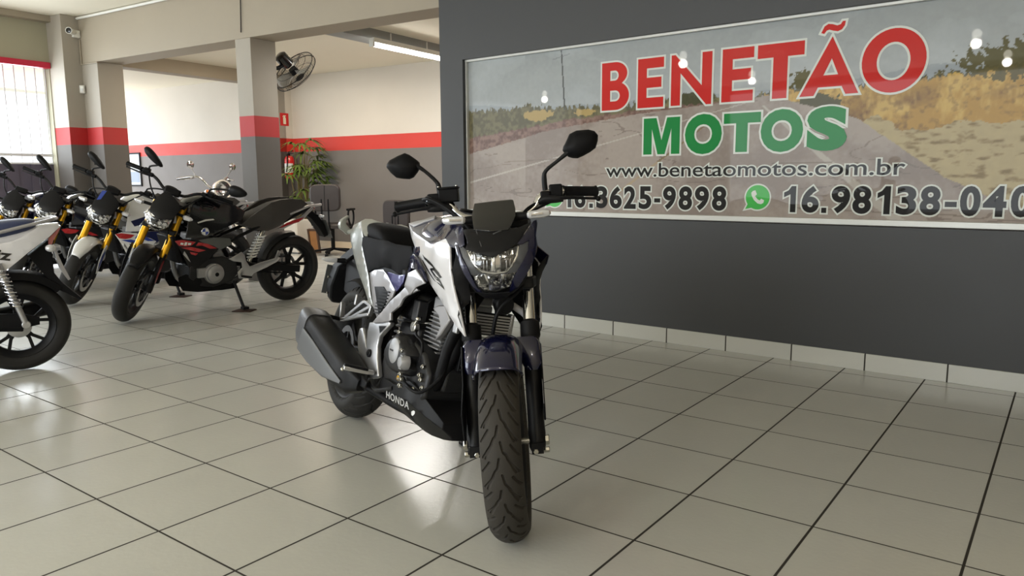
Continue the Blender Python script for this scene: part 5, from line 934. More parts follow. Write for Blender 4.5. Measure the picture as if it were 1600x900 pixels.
        bd = part('tank_badge', G().disc((bl[0], yb+sg*.001, bl[2]), .033, .005, 'y', 32), M_chrome, tp)
        for k in range(4):
            g = G(); pts = [(bl[0], bl[2])] + [(bl[0]+.026*math.cos(a), bl[2]+.026*math.sin(a)) for a in [PI/2*k+PI/2*j/8 for j in range(9)]]
            part('badge_quarter', g.prism(pts, yb+sg*.003, yb+sg*.0042), M_wedge if k % 2 else M_blue, bd)
        panel('seat_side', f(STL), M_seatr, R, out=sg, th=.02, step=.03, bevel=.008, ctrl=[(.25, sg*.135, .78)])
        panel('tail_side', f(TLS), M_alu, R, out=sg, th=.012, step=0, bevel=.003)
        panel('tail_flash', f(TRD), M_red if kind != 'white' else M_rwhite, R, out=sg, th=.006, step=0, off=.006)
        p('grab_rail', G().tube([(.05, sg*.105, .80), (-.15, sg*.10, .865), (-.29, sg*.085, .872), (-.30, sg*.05, .868)], .011, 10), M_alu)
        panel('footrest_hanger', f(HNG), M_alu, R, out=sg, th=.014, step=0, bevel=.004)
        p('footrest', G().bar((.54, sg*.16, .30), (.52, sg*.26, .305), .03, .015), M_black, bevel=.004)
        p('passenger_footrest', G().bar((.19, sg*.16, .44), (.16, sg*.22, .45), .022, .016), M_black, bevel=.004)
        panel('belly_side', f(BEL), M_black, R, out=sg, th=.006, step=.03, ctrl=[(.9, sg*.14, .28)])
        ri = p('rear_indicator', G().tube([(-.27, sg*.04, .77), (-.275, sg*.09, .77)], .01, 10), M_black)
        part('indicator_lens', box_loft([((-.275, sg*.085, .77), .01, .01), ((-.276, sg*.095, .77), .016, .014), ((-.276, sg*.14, .77), .014, .012), ((-.275, sg*.152, .77), .005, .005)], 3), M_clearplastic, ri)
    p('seat', G().loft([ring(a, 0, w_, zb_, zt_, 3, 24) for a, w_, zb_, zt_ in ((.50, .085, .72, .80), (.40, .105, .68, .808), (.28, .11, .68, .86), (.18, .105, .71, .905), (.05, .10, .78, .925), (-.08, .085, .82, .922), (-.14, .06, .85, .90))]), M_seatr, sub=1)
    p('tail_unit', G().loft([ring(a, 0, w_, zb_, zt_, 3, 20) for a, w_, zb_, zt_ in ((.35, .09, .66, .72), (.1, .09, .70, .80), (-.12, .07, .79, .86), (-.24, .05, .82, .855))]), M_black)
    p('tail_light', G().loft([ring(a, 0, w_, zb_, zt_, 3, 16) for a, w_, zb_, zt_ in ((-.235, .05, .815, .85), (-.26, .035, .82, .845))]), M_tail)
    hg = p('plate_hanger', G().loft([[(a, -w_, c), (a, w_, c), (b, w_, d), (b, -w_, d)] for a, c, b, d, w_ in ((-.22, .82, -.12, .80, .04), (-.30, .76, -.22, .74, .045), (-.36, .68, -.30, .65, .05), (-.40, .58, -.36, .56, .05))]), M_black, bevel=.006)
    part('number_plate', G().box((-.385, 0, .64), (.004, .17, .19), Matrix.Rotation(.42, 3, 'Y')), M_dgrey, hg, bevel=.002)
    # swingarm, shock, hugger, stand
    p('swingarm', G().bar((.52, .11, .38), (-.04, .12, .305), .03, .06).bar((.52, -.11, .38), (-.04, -.12, .305), .03, .06), M_black, bevel=.006)
    p('shock_spring', G().tube([(.40-.10*k/80+.042*math.cos(k*.62)*.9, .06+.042*math.sin(k*.62), .44+.19*k/80) for k in range(81)][::-1], .0075, 8), M_rwhite, label='white shock absorber spring')
    p('shock_absorber', G().tube([(.42, .06, .40), (.29, .06, .66)], .02, 12), M_steel)
    p('rear_hugger', G().loft([[(q*math.cos(a), b, .303+q*math.sin(a)) for b, q in ((-.085, .30), (-.06, .328), (0, .336), (.06, .328), (.085, .30), (.06, .322), (0, .330), (-.06, .322))] for a in [math.radians(20+75*i/12) for i in range(13)]]), M_satin)
    p('chain', G().bar((.50, .10, .33), (0, .10, .265), .008, .012).bar((.50, .10, .40), (0, .10, .345), .008, .012), M_black)
    p('side_stand', G().tube([(.60, .12, .26), (.565, .215, .045)], .013, 10).box((.56, .225, .042), (.05, .05, .02)), M_satin)
    return R
def stand_pad(x, y, label):
    o = part('stand_pad', G().box((0, 0, .004), (.16, .13, .008)), mat('rust_brown_steel', (58, 40, 34), .6, .3), ang=30, bevel=.003); o.location = (x, y, .0); o.rotation_euler = (0, 0, .5); return tag(o, label, 'stand pad', 'steel pads under side stands')
roadster(-2.2847, 3.1274, 'black naked motorcycle with red side graphic and gold forks, nearest of the row', M_gloss, M_satin, 'red')
roadster(-3.50, 3.255, 'white naked motorcycle with blue and red stripes and gold forks', M_rwhite, M_rwhite, 'white')
roadster(-4.685, 3.30, 'black naked motorcycle with gold forks behind the white and blue striped one', M_gloss, M_satin, 'dark')
roadster(-5.585, 3.30, 'dark blue naked motorcycle at the far end of the row by the gate', M_rnavy, M_satin, 'plain')
stand_pad(-2.10, 2.545, 'brown steel pad under the side stand of the nearest black motorcycle')
stand_pad(-3.31, 2.672, 'brown steel pad under the side stand of the white striped motorcycle')
for o in bpy.data.objects:
    if o.name.startswith('stand_pad'): o.location.z = 0.0
# ------------------------------------------------------------------ white step-through motorcycle at the left edge
cub = thing('scooter', 'white step-through scooter with blue seat cut off by the left edge', 'scooter', (-1.41167, 0.6102, 0.002)); cub.rotation_euler = (-.03, 0, -1.88496)
M_bseat = mat('blue_grey_seat', (52, 62, 96), .42, bump=.15, bscale=400)
def cp(n, g, m, **k): return part(n, g, m, cub, **k)
cw_ = wheel(cub, 'rear_wheel', (0, 0, .266), .266, .092, .182, None, None, 128, 20, 18, 5, None, hub=.055)
part('brake_drum', G().lathe([(0, .062), (.05, .062), (.064, .054), (.066, .03), (.066, .0)], (0, 0, .266), 'y', 40), M_alu, cw_)
part('brake_arm', G().bar((-.005, .07, .272), (.055, .072, .262), .012, .012).disc((0, .07, .266), .016, .02, 'y', 16), M_steel, cw_, bevel=.003)
part('tyre_valve', G().tube([(-.06, 0, .09), (-.055, .0, .12)], .005, 8), M_black, cw_)
for sg in (-1, 1):
    cp('swingarm', G().bar((.50, sg*.085, .32), (-.02, sg*.095, .266), .028, .045), M_black, bevel=.006)
    sh = cp('shock_absorber', G().tube([(.075, sg*.135, .64), (.045, sg*.135, .54), (.044, sg*.135, .535), (.0, sg*.135, .40), (-.03, sg*.132, .30)], [.022, .022, .014, .016, .016], 14).disc((-.033, sg*.132, .288), .022, .028, 'y', 20), M_alu)
    part('shock_spring', G().tube([(.062-.06*k/90+.026*math.cos(k*.75), sg*.135+.026*math.sin(k*.75), .61-.22*k/90) for k in range(91)], .0055, 8), M_chrome, sh)
cp('chain_case', box_loft([((.45, .10, .335), .02, .05), ((.2, .108, .325), .018, .045), ((-.02, .112, .305), .016, .042), ((-.10, .112, .30), .012, .022)], 3), M_black)
WH = [(0.066, 0.13, 0.5819), (0.0206, 0.13, 0.6147), (-0.0258, 0.13, 0.653), (-0.0728, 0.128, 0.6935), (-0.1203, 0.12, 0.7296), (-0.1541, 0.11, 0.7542), (-0.1883, 0.1, 0.779), (-0.2187, 0.09, 0.8086), (-0.2497, 0.07, 0.8334), (-0.2131, 0.08, 0.8441), (-0.1671, 0.09, 0.8446), (-0.1343, 0.1, 0.8341), (-0.0918, 0.11, 0.8075), (-0.0453, 0.12, 0.7795), (-0.0005, 0.125, 0.7616), (0.0519, 0.13, 0.7485)]
WH = WH[:-1] + [(.30, .13, .70), (.55, .12, .66), (.62, .11, .56), (.40, .13, .52)]
for sg in (-1, 1):
    f = (lambda q: q) if sg > 0 else mirrored
    sp = panel('side_panel', f(WH), M_white, cub, out=sg, th=.006, step=.04, bevel=.003)
    if sg > 0:
        tv, tf = text_mesh('Biz', (0, .13, 0, .058), .03); fsw = surf(WH)
        pts = [(.135-u*1.0, fsw(.135-u, .678+v-.18*u)+.003, .678+v-.18*u+ .0) for u, v in tv]
        part('script_decal', G().add([(a-.25*(c-.68), b, c) for a, b, c in pts], tf), M_gloss, sp)
cp('seat', G().loft([ring(a, 0, w_, zb_, zt_, 2.8, 28) for a, w_, zb_, zt_ in ((.62, .08, .70, .755), (.50, .11, .70, .785), (.34, .12, .72, .80), (.18, .115, .75, .855), (.02, .11, .77, .876), (-.09, .095, .80, .882), (-.135, .06, .83, .87))]), M_bseat, sub=1, label='blue grey vinyl seat')
cp('tail_unit', G().loft([ring(a, 0, w_, zb_, zt_, 2.8, 24) for a, w_, zb_, zt_ in ((.10, .10, .66, .80), (-.08, .095, .72, .83), (-.18, .08, .77, .845), (-.24, .055, .81, .85))]), M_white)
tlp = [(-0.1817, 0.075, 0.7644), (-0.2194, 0.075, 0.803), (-0.2507, 0.06, 0.8347), (-0.239, 0.06, 0.803), (-0.207, 0.065, 0.7515), (-0.1864, 0.06, 0.6932), (-0.1787, 0.07, 0.7214)]
cp('tail_light', G().loft([[(q[0], y_, q[2]) for q in tlp] for y_ in (-.062, -.05, .05, .062)]), mat('pale_red_lens', (206, 120, 116), .2, coat=.7), bevel=.003)
cp('grab_rail', G().tube([(.10, .115, .80), (-.06, .112, .84), (-.20, .09, .872), (-.235, .0, .876), (-.20, -.09, .872), (-.06, -.112, .84), (.10, -.115, .80)], .010, 10, smooth=4), M_silver)
cp('rear_mudguard', G().loft([[(r_*math.cos(a), b, .266+r_*math.sin(a)) for b, r_ in ((-.07, .27), (-.055, .31), (0, .322), (.055, .31), (.07, .27), (.05, .30), (0, .312), (-.05, .30))] for a in [math.radians(40+98*i/16) for i in range(17)]]), M_black)
GD = [(-0.1866, 0, 0.7573), (-0.1956, 0, 0.6592), (-0.1972, 0, 0.5607), (-0.2303, 0, 0.503), (-0.3276, 0, 0.3959), (-0.3175, 0, 0.3901), (-0.2625, 0, 0.4267), (-0.2082, 0, 0.4606), (-0.1677, 0, 0.517), (-0.1401, 0, 0.5651), (-0.0773, 0, 0.6667)]
cp('mud_flap', G().loft([[(q[0], y_, q[2]) for q in GD] for y_ in (-.05, -.044, .044, .05)]), M_black, bevel=.003)
PB = [(-0.1941, 0.05, 0.7121), (-0.2051, 0.05, 0.7115), (-0.235, 0.05, 0.6187), (-0.2708, 0.05, 0.5219), (-0.2572, 0.05, 0.5164), (-0.2308, 0.05, 0.5645), (-0.2088, 0.05, 0.64)]
cp('plate_bracket', G().loft([[(q[0]-.004, y_, q[2]) for q in PB] for y_ in (-.085, .085)]), M_silver, bevel=.002)
for sg in (-1, 1):
    ri = cp('rear_indicator', G().tube([(-.17, sg*.06, .72), (-.18, sg*.11, .715)], .012, 10), M_black)
    part('indicator_lens', G().ball((-.185, sg*.135, .715), .028, 10, (1, 1, .8)), M_clearplastic, ri)
cp('engine', G().box((.58, 0, .33), (.34, .22, .18)).tube([(.70, 0, .36), (.86, 0, .40)], .06, 16), M_engine, bevel=.02)
cp('silencer', box_loft([((.45, -.14, .26), .03, .03), ((.2, -.16, .28), .05, .05), ((-.15, -.165, .33), .05, .052), ((-.19, -.166, .335), .03, .03)], 2.4), M_satin)
fwc = wheel(cub, 'front_wheel', (1.26, 0, .29), .29, .075, .216, None, None, 72, 14, 18, 5, None)
cp('leg_shield', G().loft([[(a, s_*w_, z_) for s_, a in ((-1, x_-.05), (-.5, x_), (0, x_+.02), (.5, x_), (1, x_-.05), (.5, x_-.03), (0, x_-.02), (-.5, x_-.03))] for x_, z_, w_ in ((.78, .28, .18), (.90, .40, .21), (.95, .60, .22), (.93, .85, .16))]), M_white)
cp('centre_cover', box_loft([((.55, 0, .52), .09, .10), ((.75, 0, .48), .07, .09), ((.90, 0, .62), .06, .10), ((.96, 0, .88), .05, .08)], 3), M_white)
cp('steering_column', G().tube([(1.10, 0, .55), (.98, 0, .98)], .03, 14).tube([(1.26, -.06, .29), (1.10, -.06, .62)], .022, 12).tube([(1.26, .06, .29), (1.10, .06, .62)], .022, 12), M_satin)
cp('handlebar', G().tube([(.88, -.33, 1.02), (.95, -.2, 1.04), (.98, 0, 1.0), (.95, .2, 1.04), (.88, .33, 1.02)], .014, 10, smooth=4), M_black)
cp('headlight', box_loft([((.92, 0, 1.02), .11, .07), ((1.02, 0, 1.0), .12, .09), ((1.08, 0, .98), .07, .06)], 2.6), M_white)
cp('front_mudguard', G().loft([[(1.26+r_*math.cos(a), b, .29+r_*math.sin(a)) for b, r_ in ((-.055, .29), (0, .325), (.055, .29), (0, .317))] for a in [math.radians(30+110*i/14) for i in range(15)]]), M_white)
cp('stand', G().tube([(.42, .12, .22), (.34, .20, .02)], .012, 10).tube([(.42, -.10, .22), (.42, -.14, .02)], .012, 10), M_black)
# ------------------------------------------------------------------ red and white cruiser behind the row
M_ivory = mat('ivory_paint', (226, 220, 208), .25, coat=.6)
cru = thing('motorcycle', 'red and ivory chrome cruiser with round headlight parked behind the row', 'motorcycle', BW(-7.22, 5.62, .003), TH+math.radians(-4)); cru.rotation_euler = (math.radians(-2), 0, TH+math.radians(-4))
def kp(n, g, m, **k): return part(n, g, m, cru, **k)
def spoked(n, c, R, W, rr):
    g = G().lathe([(rr, -W*.35), (rr+.01, -W*.4), (rr-.012, 0), (rr+.01, W*.4), (rr, W*.35), (rr-.02, 0)], c, 'y', 48, closed=True).lathe([(.01, -.06), (.04, -.055), (.03, 0), (.04, .055), (.01, .06)], c, 'y', 24)
    for k in range(36):
        a = 2*PI*k/36; b = a + (.5 if k % 2 else -.5); y_ = .045 if k % 4 < 2 else -.045
        g.tube([(c[0]+.038*math.cos(b), c[1]+y_, c[2]+.038*math.sin(b)), (c[0]+rr*math.cos(a), c[1], c[2]+rr*math.sin(a))], .002, 5)
    w_ = kp(n, g, M_chrome); part('tyre', tyre_geo(c, R, W, rr, 72, 14), M_rubber, w_); return w_
spoked('front_wheel', (1.46, 0, .31), .31, .09, .235); spoked('rear_wheel', (0, 0, .31), .31, .13, .20)
for sg in (-1, 1):
    kp('fork_leg', G().tube([(1.47, sg*.09, .30), (1.36, sg*.09, .56), (1.20, sg*.09, .96)], [.026, .026, .021], 14), M_chrome)
    kp('silencer', G().tube([(.75, -.16, .28+.06*sg), (.2, -.18, .28+.06*sg), (-.35, -.18, .28+.06*sg)], [.03, .045, .048], 16), M_chrome)
    kp('grip', G().tube([(1.02, sg*.30, 1.13), (.88, sg*.42, 1.10)], .018, 12), M_black)
    mi = kp('mirror', G().lathe([(0, .012), (.03, .010), (.052, .0), (.055, -.006), (.05, -.01), (0, -.01)], (1.10, sg*.33, 1.30), 'x', 28), M_chrome)
    part('mirror_stem', G().tube([(1.06, sg*.24, 1.13), (1.08, sg*.28, 1.20), (1.10, sg*.33, 1.27)], .006, 8, smooth=3), M_chrome, mi)
    part('mirror_glass', G().disc((1.089, sg*.33, 1.30), .048, .002, 'x', 24), M_mirror, mi)
    ind = kp('indicator', G().lathe([(0, -.03), (.02, -.025), (.03, 0), (.03, .02), (0, .02)], (1.27, sg*.20, .93), 'x', 20), M_chrome); part('indicator_lens', G().ball((1.285, sg*.20, .93), .026, 8), M_amber, ind)
kp('handlebar', G().tube([(.88, -.42, 1.10), (1.02, -.30, 1.13), (1.10, -.20, 1.12), (1.16, -.08, .99), (1.16, .08, .99), (1.10, .20, 1.12), (1.02, .30, 1.13), (.88, .42, 1.10)], .018, 12, smooth=4).tube([(1.04, -.24, 1.12), (1.08, -.35, 1.10), (.98, -.42, 1.09)], .006, 8, smooth=3).tube([(1.04, .24, 1.12), (1.08, .35, 1.10), (.98, .42, 1.09)], .006, 8, smooth=3), M_chrome)
hdl = kp('headlight', G().lathe([(0, -.15), (.07, -.14), (.12, -.07), (.135, 0), (.14, .02), (.133, .035), (.119, .028)], (1.33, 0, .96), 'x', 36), M_ivory); part('lens', G().lathe([(0, .049), (.07, .042), (.12, .026), (0, .017)], (1.33, 0, .96), 'x', 32), M_lens, hdl); part('reflector', G().lathe([(0, -.042), (.07, -.02), (.119, .02)], (1.33, 0, .96), 'x', 32), M_reflect, hdl)
kp('triple_clamp', G().box((1.24, 0, .88), (.08, .24, .04)).tube([(1.22, 0, .72), (1.10, 0, .98)], .03, 12), M_chrome, bevel=.006)
kp('front_mudguard', G().loft([[(1.46+r_*math.cos(a), b, .31+r_*math.sin(a)) for b, r_ in ((-.075, .315), (-.05, .345), (0, .352), (.05, .345), (.075, .315), (.05, .338), (0, .345), (-.05, .338))] for a in [math.radians(20+150*i/16) for i in range(17)]]), M_ivory)
kp('rear_mudguard', G().loft([[(r_*math.cos(a), b, .31+r_*math.sin(a)) for b, r_ in ((-.10, .32), (-.07, .36), (0, .37), (.07, .36), (.10, .32), (.07, .353), (0, .362), (-.07, .353))] for a in [math.radians(20+150*i/16) for i in range(17)]]), M_ivory)
tk = kp('fuel_tank', G().loft([ring(a, 0, w_, zb_, zt_, 2.4, 28) for a, w_, zb_, zt_ in ((.42, .06, .70, .78), (.52, .12, .68, .86), (.72, .155, .68, .92), (.92, .14, .71, .93), (1.04, .08, .76, .90))]), M_ivory, sub=1)
for sg in (-1, 1): panel('tank_flash', [(.46, sg*.125, .74), (.60, sg*.152, .72), (.90, sg*.155, .74), (1.0, sg*.125, .80), (.96, sg*.13, .90), (.80, sg*.13, .905), (.60, sg*.13, .87), (.48, sg*.11, .82)], M_red, tk, out=sg, th=.003, step=.04, off=.006, ctrl=[(.72, sg*.166, .80), (.85, sg*.163, .82)])
kp('seat', G().loft([ring(a, 0, w_, zb_, zt_, 2.8, 24) for a, w_, zb_, zt_ in ((.48, .09, .66, .72), (.30, .16, .64, .71), (.10, .16, .66, .76), (.02, .13, .70, .82), (-.25, .11, .70, .80), (-.35, .07, .72, .78))]), M_vinyl, sub=1)
kp('engine', G().box((.68, 0, .40), (.42, .24, .22)).tube([(.62, 0, .48), (.50, 0, .66)], .085, 16).tube([(.74, 0, .48), (.88, 0, .64)], .085, 16), M_alu, bevel=.02)
kp('frame', G().tube([(1.15, 0, .85), (1.10, 0, .35), (.95, 0, .22), (.3, 0, .22), (0, .11, .31)], .02, 10, smooth=3).tube([(1.12, 0, .82), (.5, 0, .64), (0, -.11, .31)], .02, 10), M_black)
kp('side_stand', G().tube([(.55, .12, .24), (.50, .26, .02)], .013, 10), M_black)
# ------------------------------------------------------------------ office chairs
M_fabric = mat('charcoal_chair_fabric', (58, 52, 52), .8, bump=.4, bscale=500); M_leath = mat('brown_black_leatherette', (46, 39, 38), .55, bump=.2, bscale=300)
def office_chair(loc, rz, label, hb=.72, arms=True):
    c = thing('office_chair', label, 'chair', loc, rz, 'office chairs by the back wall')
    def q(n, g, m, **k): return part(n, g, m, c, **k)
    q('seat', G().loft([[(.24*a*s_, .24*b*s_, z_) for a, b in [(math.copysign(abs(math.cos(t))**.45, math.cos(t)), math.copysign(abs(math.sin(t))**.45, math.sin(t))) for t in [2*PI*k/28 for k in range(28)]]] for z_, s_ in ((.40, .9), (.405, 1.0), (.445, 1.02), (.47, .95), (.475, .7))]), M_leath)
    ol = [(math.copysign(abs(math.cos(t))**.4, math.cos(t)), math.copysign(abs(math.sin(t))**.4, math.sin(t))) for t in [2*PI*k/32 for k in range(32)]]
    bk = q('backrest', G().loft([[(.22*a*s_, .235 + y_ + .03*a*a*0, hb+.02 + .19*b*s_) for a, b in ol] for y_, s_ in ((-.035, .75), (-.03, .93), (-.015, 1.0), (.015, 1.0), (.03, .93), (.033, .7))]), M_leath)
    part('back_seam', G().box((0, .269, hb+.02), (.006, .004, .34)), M_black, bk)
    q('back_support', G().tube([(-.05, .10, .39), (-.05, .25, .42), (-.05, .262, hb)], .012, 10, smooth=4), M_black); q('back_support', G().tube([(.05, .10, .39), (.05, .25, .42), (.05, .262, hb)], .012, 10, smooth=4), M_black)
    if arms:
        for sg in (-1, 1):
            ar = q('armrest', G().tube([(sg*.20, .0, .39), (sg*.285, .0, .41), (sg*.29, -.09, .52), (sg*.285, -.08, .655), (sg*.285, .08, .66), (sg*.285, .12, .56), (sg*.285, .04, .44)], .014, 10, smooth=5), M_black)
            part('arm_pad', G().box((sg*.285, 0, .668), (.06, .24, .03)), M_black, ar, bevel=.01)
    g = G().tube([(0, 0, .09), (0, 0, .40)], .028, 14)
    for k in range(5):
        a = 2*PI*k/5+.3; g.bar((0, 0, .10), (.27*math.cos(a), .27*math.sin(a), .07), .045, .028)
    q('base', g, M_black, bevel=.004)
    for k in range(5):
        a = 2*PI*k/5+.3; q('castor', G().disc((.27*math.cos(a), .27*math.sin(a), .026), .026, .035, 'x', 20).tube([(.27*math.cos(a), .27*math.sin(a), .03), (.27*math.cos(a), .27*math.sin(a), .075)], .009, 8), M_black)
    return c
office_chair(BW(-4.70, 6.5), TH+math.radians(205), 'brown-black office chair with loop armrests beside the palm', .82)
office_chair(BW(-3.60, 6.85), TH+math.radians(185), 'dark office chair half hidden behind the white motorcycle handlebar', .60, False)
# ------------------------------------------------------------------ palm in the corner
palm = thing('potted_palm', 'green lady palm in a pot in the office corner', 'plant', BW(-5.88, 6.98), TH)
M_leaf = mat('palm_leaf', (86, 108, 44), .45, var=.35, vscale=4); M_cane = mat('palm_cane', (120, 104, 62), .7, bump=.4, bscale=60)
part('pot', G().lathe([(0, 0), (.13, 0), (.17, .30), (.185, .31), (.185, .34), (.165, .34), (.155, .29), (0, .29)], axis='z', n=32), mat('clay_pot', (110, 74, 56), .7, bump=.2), palm)
part('soil', G().disc((0, 0, .292), .155, .02, 'z', 24), mat('soil', (50, 38, 30), .9, bump=.8, bscale=80), palm)
rnd = random.Random(11)
for k in range(34):
    a = rnd.uniform(-1.15, 1.15); r0 = rnd.uniform(.02, .10); h = rnd.uniform(.58, 1.28) if k % 5 else rnd.uniform(1.3, 1.62); ln = rnd.uniform(.03, .22)
    base = Vector((r0*math.cos(a), r0*math.sin(a), .29)); top = base + Vector((ln*math.cos(a), ln*math.sin(a), h-.29)); tip = top + Vector((.14*math.cos(a), .14*math.sin(a), .10))
    part('cane', G().tube([base, base*.5+top*.5+Vector((.02, 0, 0)), top, tip], [.010, .009, .006, .003], 8, smooth=4), M_cane, palm)
    g = G(); out = Vector((math.cos(a), math.sin(a), .1)).normalized(); sd = out.cross(Vector((0, 0, 1))).normalized(); up = sd.cross(out)
    for j in range(9):
        f = (j-4)/4*1.3; d = (out*math.cos(f) + sd*math.sin(f) + up*rnd.uniform(-.15, .45)).normalized(); L = rnd.uniform(.20, .32)*(1-.15*abs(f)); sdd = d.cross(up).normalized(); nrm = sdd.cross(d)
        pts = []
        for i in range(6):
            t = i/5; c_ = tip + d*L*t - Vector((0, 0, 1))*(.14*t*t*L/.25); wd = .019*math.sin(PI*min(1, .25+t*.75))*(1 if t < 1 else 0)+.0012
            pts += [c_ + sdd*wd, c_ + nrm*.003, c_ - sdd*wd, c_ - nrm*.002]
        g.add(pts, [(i*4+m_, i*4+(m_+1) % 4, i*4+4+(m_+1) % 4, i*4+4+m_) for i in range(5) for m_ in range(4)] + [(3, 2, 1, 0), (20, 21, 22, 23)])
    part('leaf_fan', g, M_leaf, palm)
# ------------------------------------------------------------------ extinguisher, its sign, cabinets
ext = thing('fire_extinguisher', 'red fire extinguisher with white label behind the palm', 'fire extinguisher', BW(-6.33, 7.2, 1.12), TH)
part('cylinder', G().lathe([(0, 0), (.07, 0), (.078, .012), (.078, .30), (.06, .345), (.025, .365), (0, .365)], axis='z', n=32), mat('extinguisher_red', (214, 24, 24), .3, coat=.5), ext)
part('paper_label', G().add([(.0792*math.cos(a), .0792*math.sin(a), z_) for z_ in (.09, .24) for a in [-2.1+.14*k for k in range(16)]], [(k, k+1, k+17, k+16) for k in range(15)]), mat('paper_white', (225, 225, 220), .6), ext)
part('valve', G().tube([(0, 0, .36), (0, 0, .41)], .018, 14).bar((-.02, 0, .42), (.09, 0, .44), .02, .012).bar((-.02, 0, .405), (.08, 0, .40), .018, .01), M_black, ext, bevel=.002)
part('hose', G().tube([(.0, -.02, .39), (.05, -.08, .36), (.05, -.092, .2), (.02, -.09, .1)], .010, 10, smooth=5), M_black, ext)
part('wall_hook', G().box((-.083, 0, .33), (.012, .03, .08)), M_steel, ext)
fs = thing('wall_sign', 'red fire extinguisher sign on the office corner wall', 'sign', BW(-6.42, 7.215, 2.065), TH)
part('sign_plate', G().box((.003, 0, 0), (.006, .17, .20)), mat('safety_red', (206, 22, 24), .4), fs)
part('extinguisher_pictogram', G().prism([(-.028, -.075), (.028, -.075), (.028, .02), (.014, .042), (.014, .052), (.03, .052), (.03, .064), (-.022, .064), (-.04, .04), (-.034, .034), (-.014, .052), (-.014, .042), (-.028, .02)], .0062, .0072, 'x'), mat('sign_cream', (238, 226, 200), .5), fs)
cb = thing('cabinet', 'low white cabinet beside the brown-black office chair', 'cabinet', BW(-5.52, 6.55), TH)
part('body', G().box((0, 0, .26), (.42, .34, .48)), mat('white_laminate', (236, 232, 224), .35), cb, bevel=.004)
part('door', G().box((0, -.176, .26), (.40, .012, .45)), mat('white_laminate_door', (230, 226, 218), .35), cb, bevel=.002)
part('plinth', G().box((0, 0, .012), (.38, .30, .024)), M_dgrey, cb)
wb_ = thing('wooden_frame', 'small brown wooden picture leaning beside the office chair', 'picture', BW(-5.17, 6.6), TH+.1)
part('frame', G().box((-.085, 0, .19), (.03, .022, .36)).box((.085, 0, .19), (.03, .022, .36)).box((0, 0, .355), (.14, .022, .03)).box((0, 0, .025), (.14, .022, .03)), mat('dark_wood', (84, 60, 46), .5, var=.25, vscale=14), wb_, mw=Matrix.Rotation(.15, 4, 'X'), bevel=.003)
part('picture', G().box((0, .002, .19), (.15, .006, .31)), mat('amber_print', (176, 124, 76), .45, var=.35, vscale=7), wb_, mw=Matrix.Rotation(.15, 4, 'X'))
# ------------------------------------------------------------------ wall fan on the back of the middle pillar
fan = thing('wall_fan', 'black wall fan with round wire cage behind the middle pillar', 'fan', BW(-3.39, 4.37, 2.34), TH)
part('wall_bracket', G().box((0, .012, 0), (.10, .024, .16)).tube([(0, .02, -.02), (0, .12, -.03), (0, .20, .02)], .022, 12, smooth=3), M_black, fan, bevel=.004)
RF = Matrix.Translation((.0, .24, .05)) @ Matrix.Rotation(math.radians(-4), 4, 'Z') @ Matrix.Rotation(math.radians(-38), 4, 'X')
part('motor', G().lathe([(0, -.11), (.045, -.108), (.07, -.09), (.074, .03), (.05, .055), (0, .06)], (0, 0, 0), 'y', 28), M_gloss, fan, mw=RF)
g = G()
for r_, y_ in ((.27, .17), (.268, .12), (.20, .215), (.20, .085), (.12, .228), (.12, .07)):
    g.tube([(r_*math.cos(2*PI*k/48), y_, r_*math.sin(2*PI*k/48)) for k in range(49)], .0045 if r_ > .25 else .0022, 6, cap=False)
for k in range(60):
    a = 2*PI*k/60; g.tube([(.055*math.cos(a), .232, .055*math.sin(a)), (.20*math.cos(a), .213, .20*math.sin(a)), (.27*math.cos(a), .165, .27*math.sin(a)), (.268*math.cos(a), .12, .268*math.sin(a)), (.20*math.cos(a), .083, .20*math.sin(a)), (.06*math.cos(a), .06,   .06*math.sin(a))], .0009, 5, smooth=2, cap=False)
part('cage', g, M_black, fan, mw=RF)
part('badge', G().disc((0, .236, 0), .058, .012, 'y', 28), M_satin, fan, mw=RF)
for k in range(3):
    a = 2*PI*k/3; vs = []
    for i in range(7):
        r_ = .05+.19*i/6
        for j in (-1, 0, 1): aa = a + j*.55*(.5+.5*math.sin(PI*(i+1)/8)); vs.append((r_*math.cos(aa), .14+j*.028, r_*math.sin(aa)))
    part('blade', G().add(vs, [(i*3+j, i*3+j+1, i*3+j+4, i*3+j+3) for i in range(6) for j in range(2)]), mat('fan_blade_plastic', (175, 170, 160), .35), fan, mw=RF, solid=.003)
part('hub', G().lathe([(0, .10), (.045, .10), (.05, .16), (0, .18)], (0, 0, 0), 'y', 24), M_black, fan, mw=RF)
# ------------------------------------------------------------------ security camera, sensor, outlet, conduits, poster
scam = thing('security_camera', 'white bullet security camera high on the pier by the gate', 'camera', BW(-6.48, 4.0, 2.915), TH)
part('mount', G().box((.02, -.01, 0), (.045, .09, .09)), M_trimw, scam, bevel=.008)
RC_ = Matrix.Translation((.05, -.08, .015)) @ Matrix.Rotation(math.radians(38), 4, 'Z')
part('camera_body', G().lathe([(0, .09), (.03, .088), (.036, .07), (.036, -.05), (.04, -.055), (.04, -.075), (.034, -.075), (.034, -.06)], (0, 0, 0), 'y', 28), M_trimw, scam, mw=RC_)
part('camera_lens', G().lathe([(0, -.068), (.022, -.066), (.034, -.061), (0, -.058)], (0, 0, 0), 'y', 24), M_gloss, scam, mw=RC_)
pir = thing('motion_sensor', 'small white motion sensor in the corner of the pier', 'sensor', BW(-6.45, 4.01, 2.24), TH+math.radians(45))
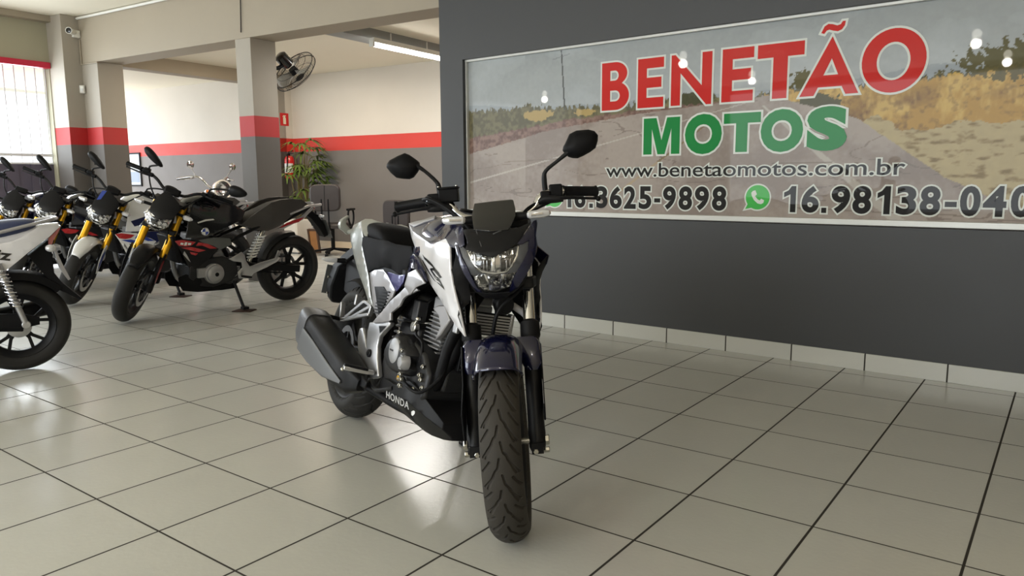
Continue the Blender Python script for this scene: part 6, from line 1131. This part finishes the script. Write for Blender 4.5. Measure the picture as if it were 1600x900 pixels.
part('housing', G().loft([[(a*s_, y_, b*s_) for a, b in ((-.03, -.05), (.03, -.05), (.03, .05), (-.03, .05))] for y_, s_ in ((.012, 1), (-.02, 1), (-.035, .7))]), M_trimw, pir, bevel=.006)
part('sensor_window', G().box((0, -.034, -.01), (.03, .01, .035)), mat('milky_lens', (200, 202, 198), .3), pir, bevel=.004)
outl = thing('wall_socket', 'black and white wall socket on the pillar under the long beam', 'socket', BW(-6.33, 4.04, 1.36), TH)
part('cover_plate', G().box((0, -.005, 0), (.075, .010, .12)), M_gloss, outl, bevel=.004); part('socket_insert', G().box((.0, -.011, 0), (.04, .006, .045)), M_trimw, outl, bevel=.003)
cnd = tag(part('cable_conduit', G().tube([BW(-6.46, 4.028, 2.85), BW(-6.46, 4.028, 2.55), BW(-6.10, 4.028, 2.545)], .009, 8), M_beam), 'thin painted cable duct running down the corner below the camera', 'cable duct')
pipe = tag(part('ceiling_pipe', G().tube([BW(-6.47, 4.02, 3.105), BW(-3.0, 4.02, 3.11), BW(-0.9, 4.02, 3.11)], .016, 12), M_trimw), 'white pipe along the top of the long beam under the ceiling', 'pipe')
cb_ = part('hanging_cable', G().tube([BW(-3.37, 4.03, 3.13), BW(-3.375, 4.028, 2.9), BW(-3.395, 4.03, 2.62)], .005, 8, smooth=4), M_black); tag(cb_, 'thin black cable down the long beam above the middle pillar', 'cable')
pos = thing('poster', 'black framed notice on the far wall just right of the corner pillar', 'poster', BW(-10.47, 7.09, 1.31), TH)
g = G()
for c_, d_ in (((0, -.012, .30), (.42, .02, .03)), ((0, -.012, -.30), (.42, .02, .03)), ((-.195, -.012, 0), (.03, .02, .6)), ((.195, -.012, 0), (.03, .02, .6))): g.box(c_, d_)
part('frame', g, M_black, pos, bevel=.002); part('sheet', G().box((0, -.006, 0), (.38, .008, .58)), mat('pale_sheet', (200, 206, 212), .5), pos)
part('notice_panel', G().box((0, -.0115, .14), (.22, .004, .16)), mat('cream_panel', (222, 220, 200), .5), pos); part('notice_panel', G().box((0, -.0115, -.14), (.28, .004, .2)), mat('blue_grey_panel', (120, 134, 158), .5), pos)
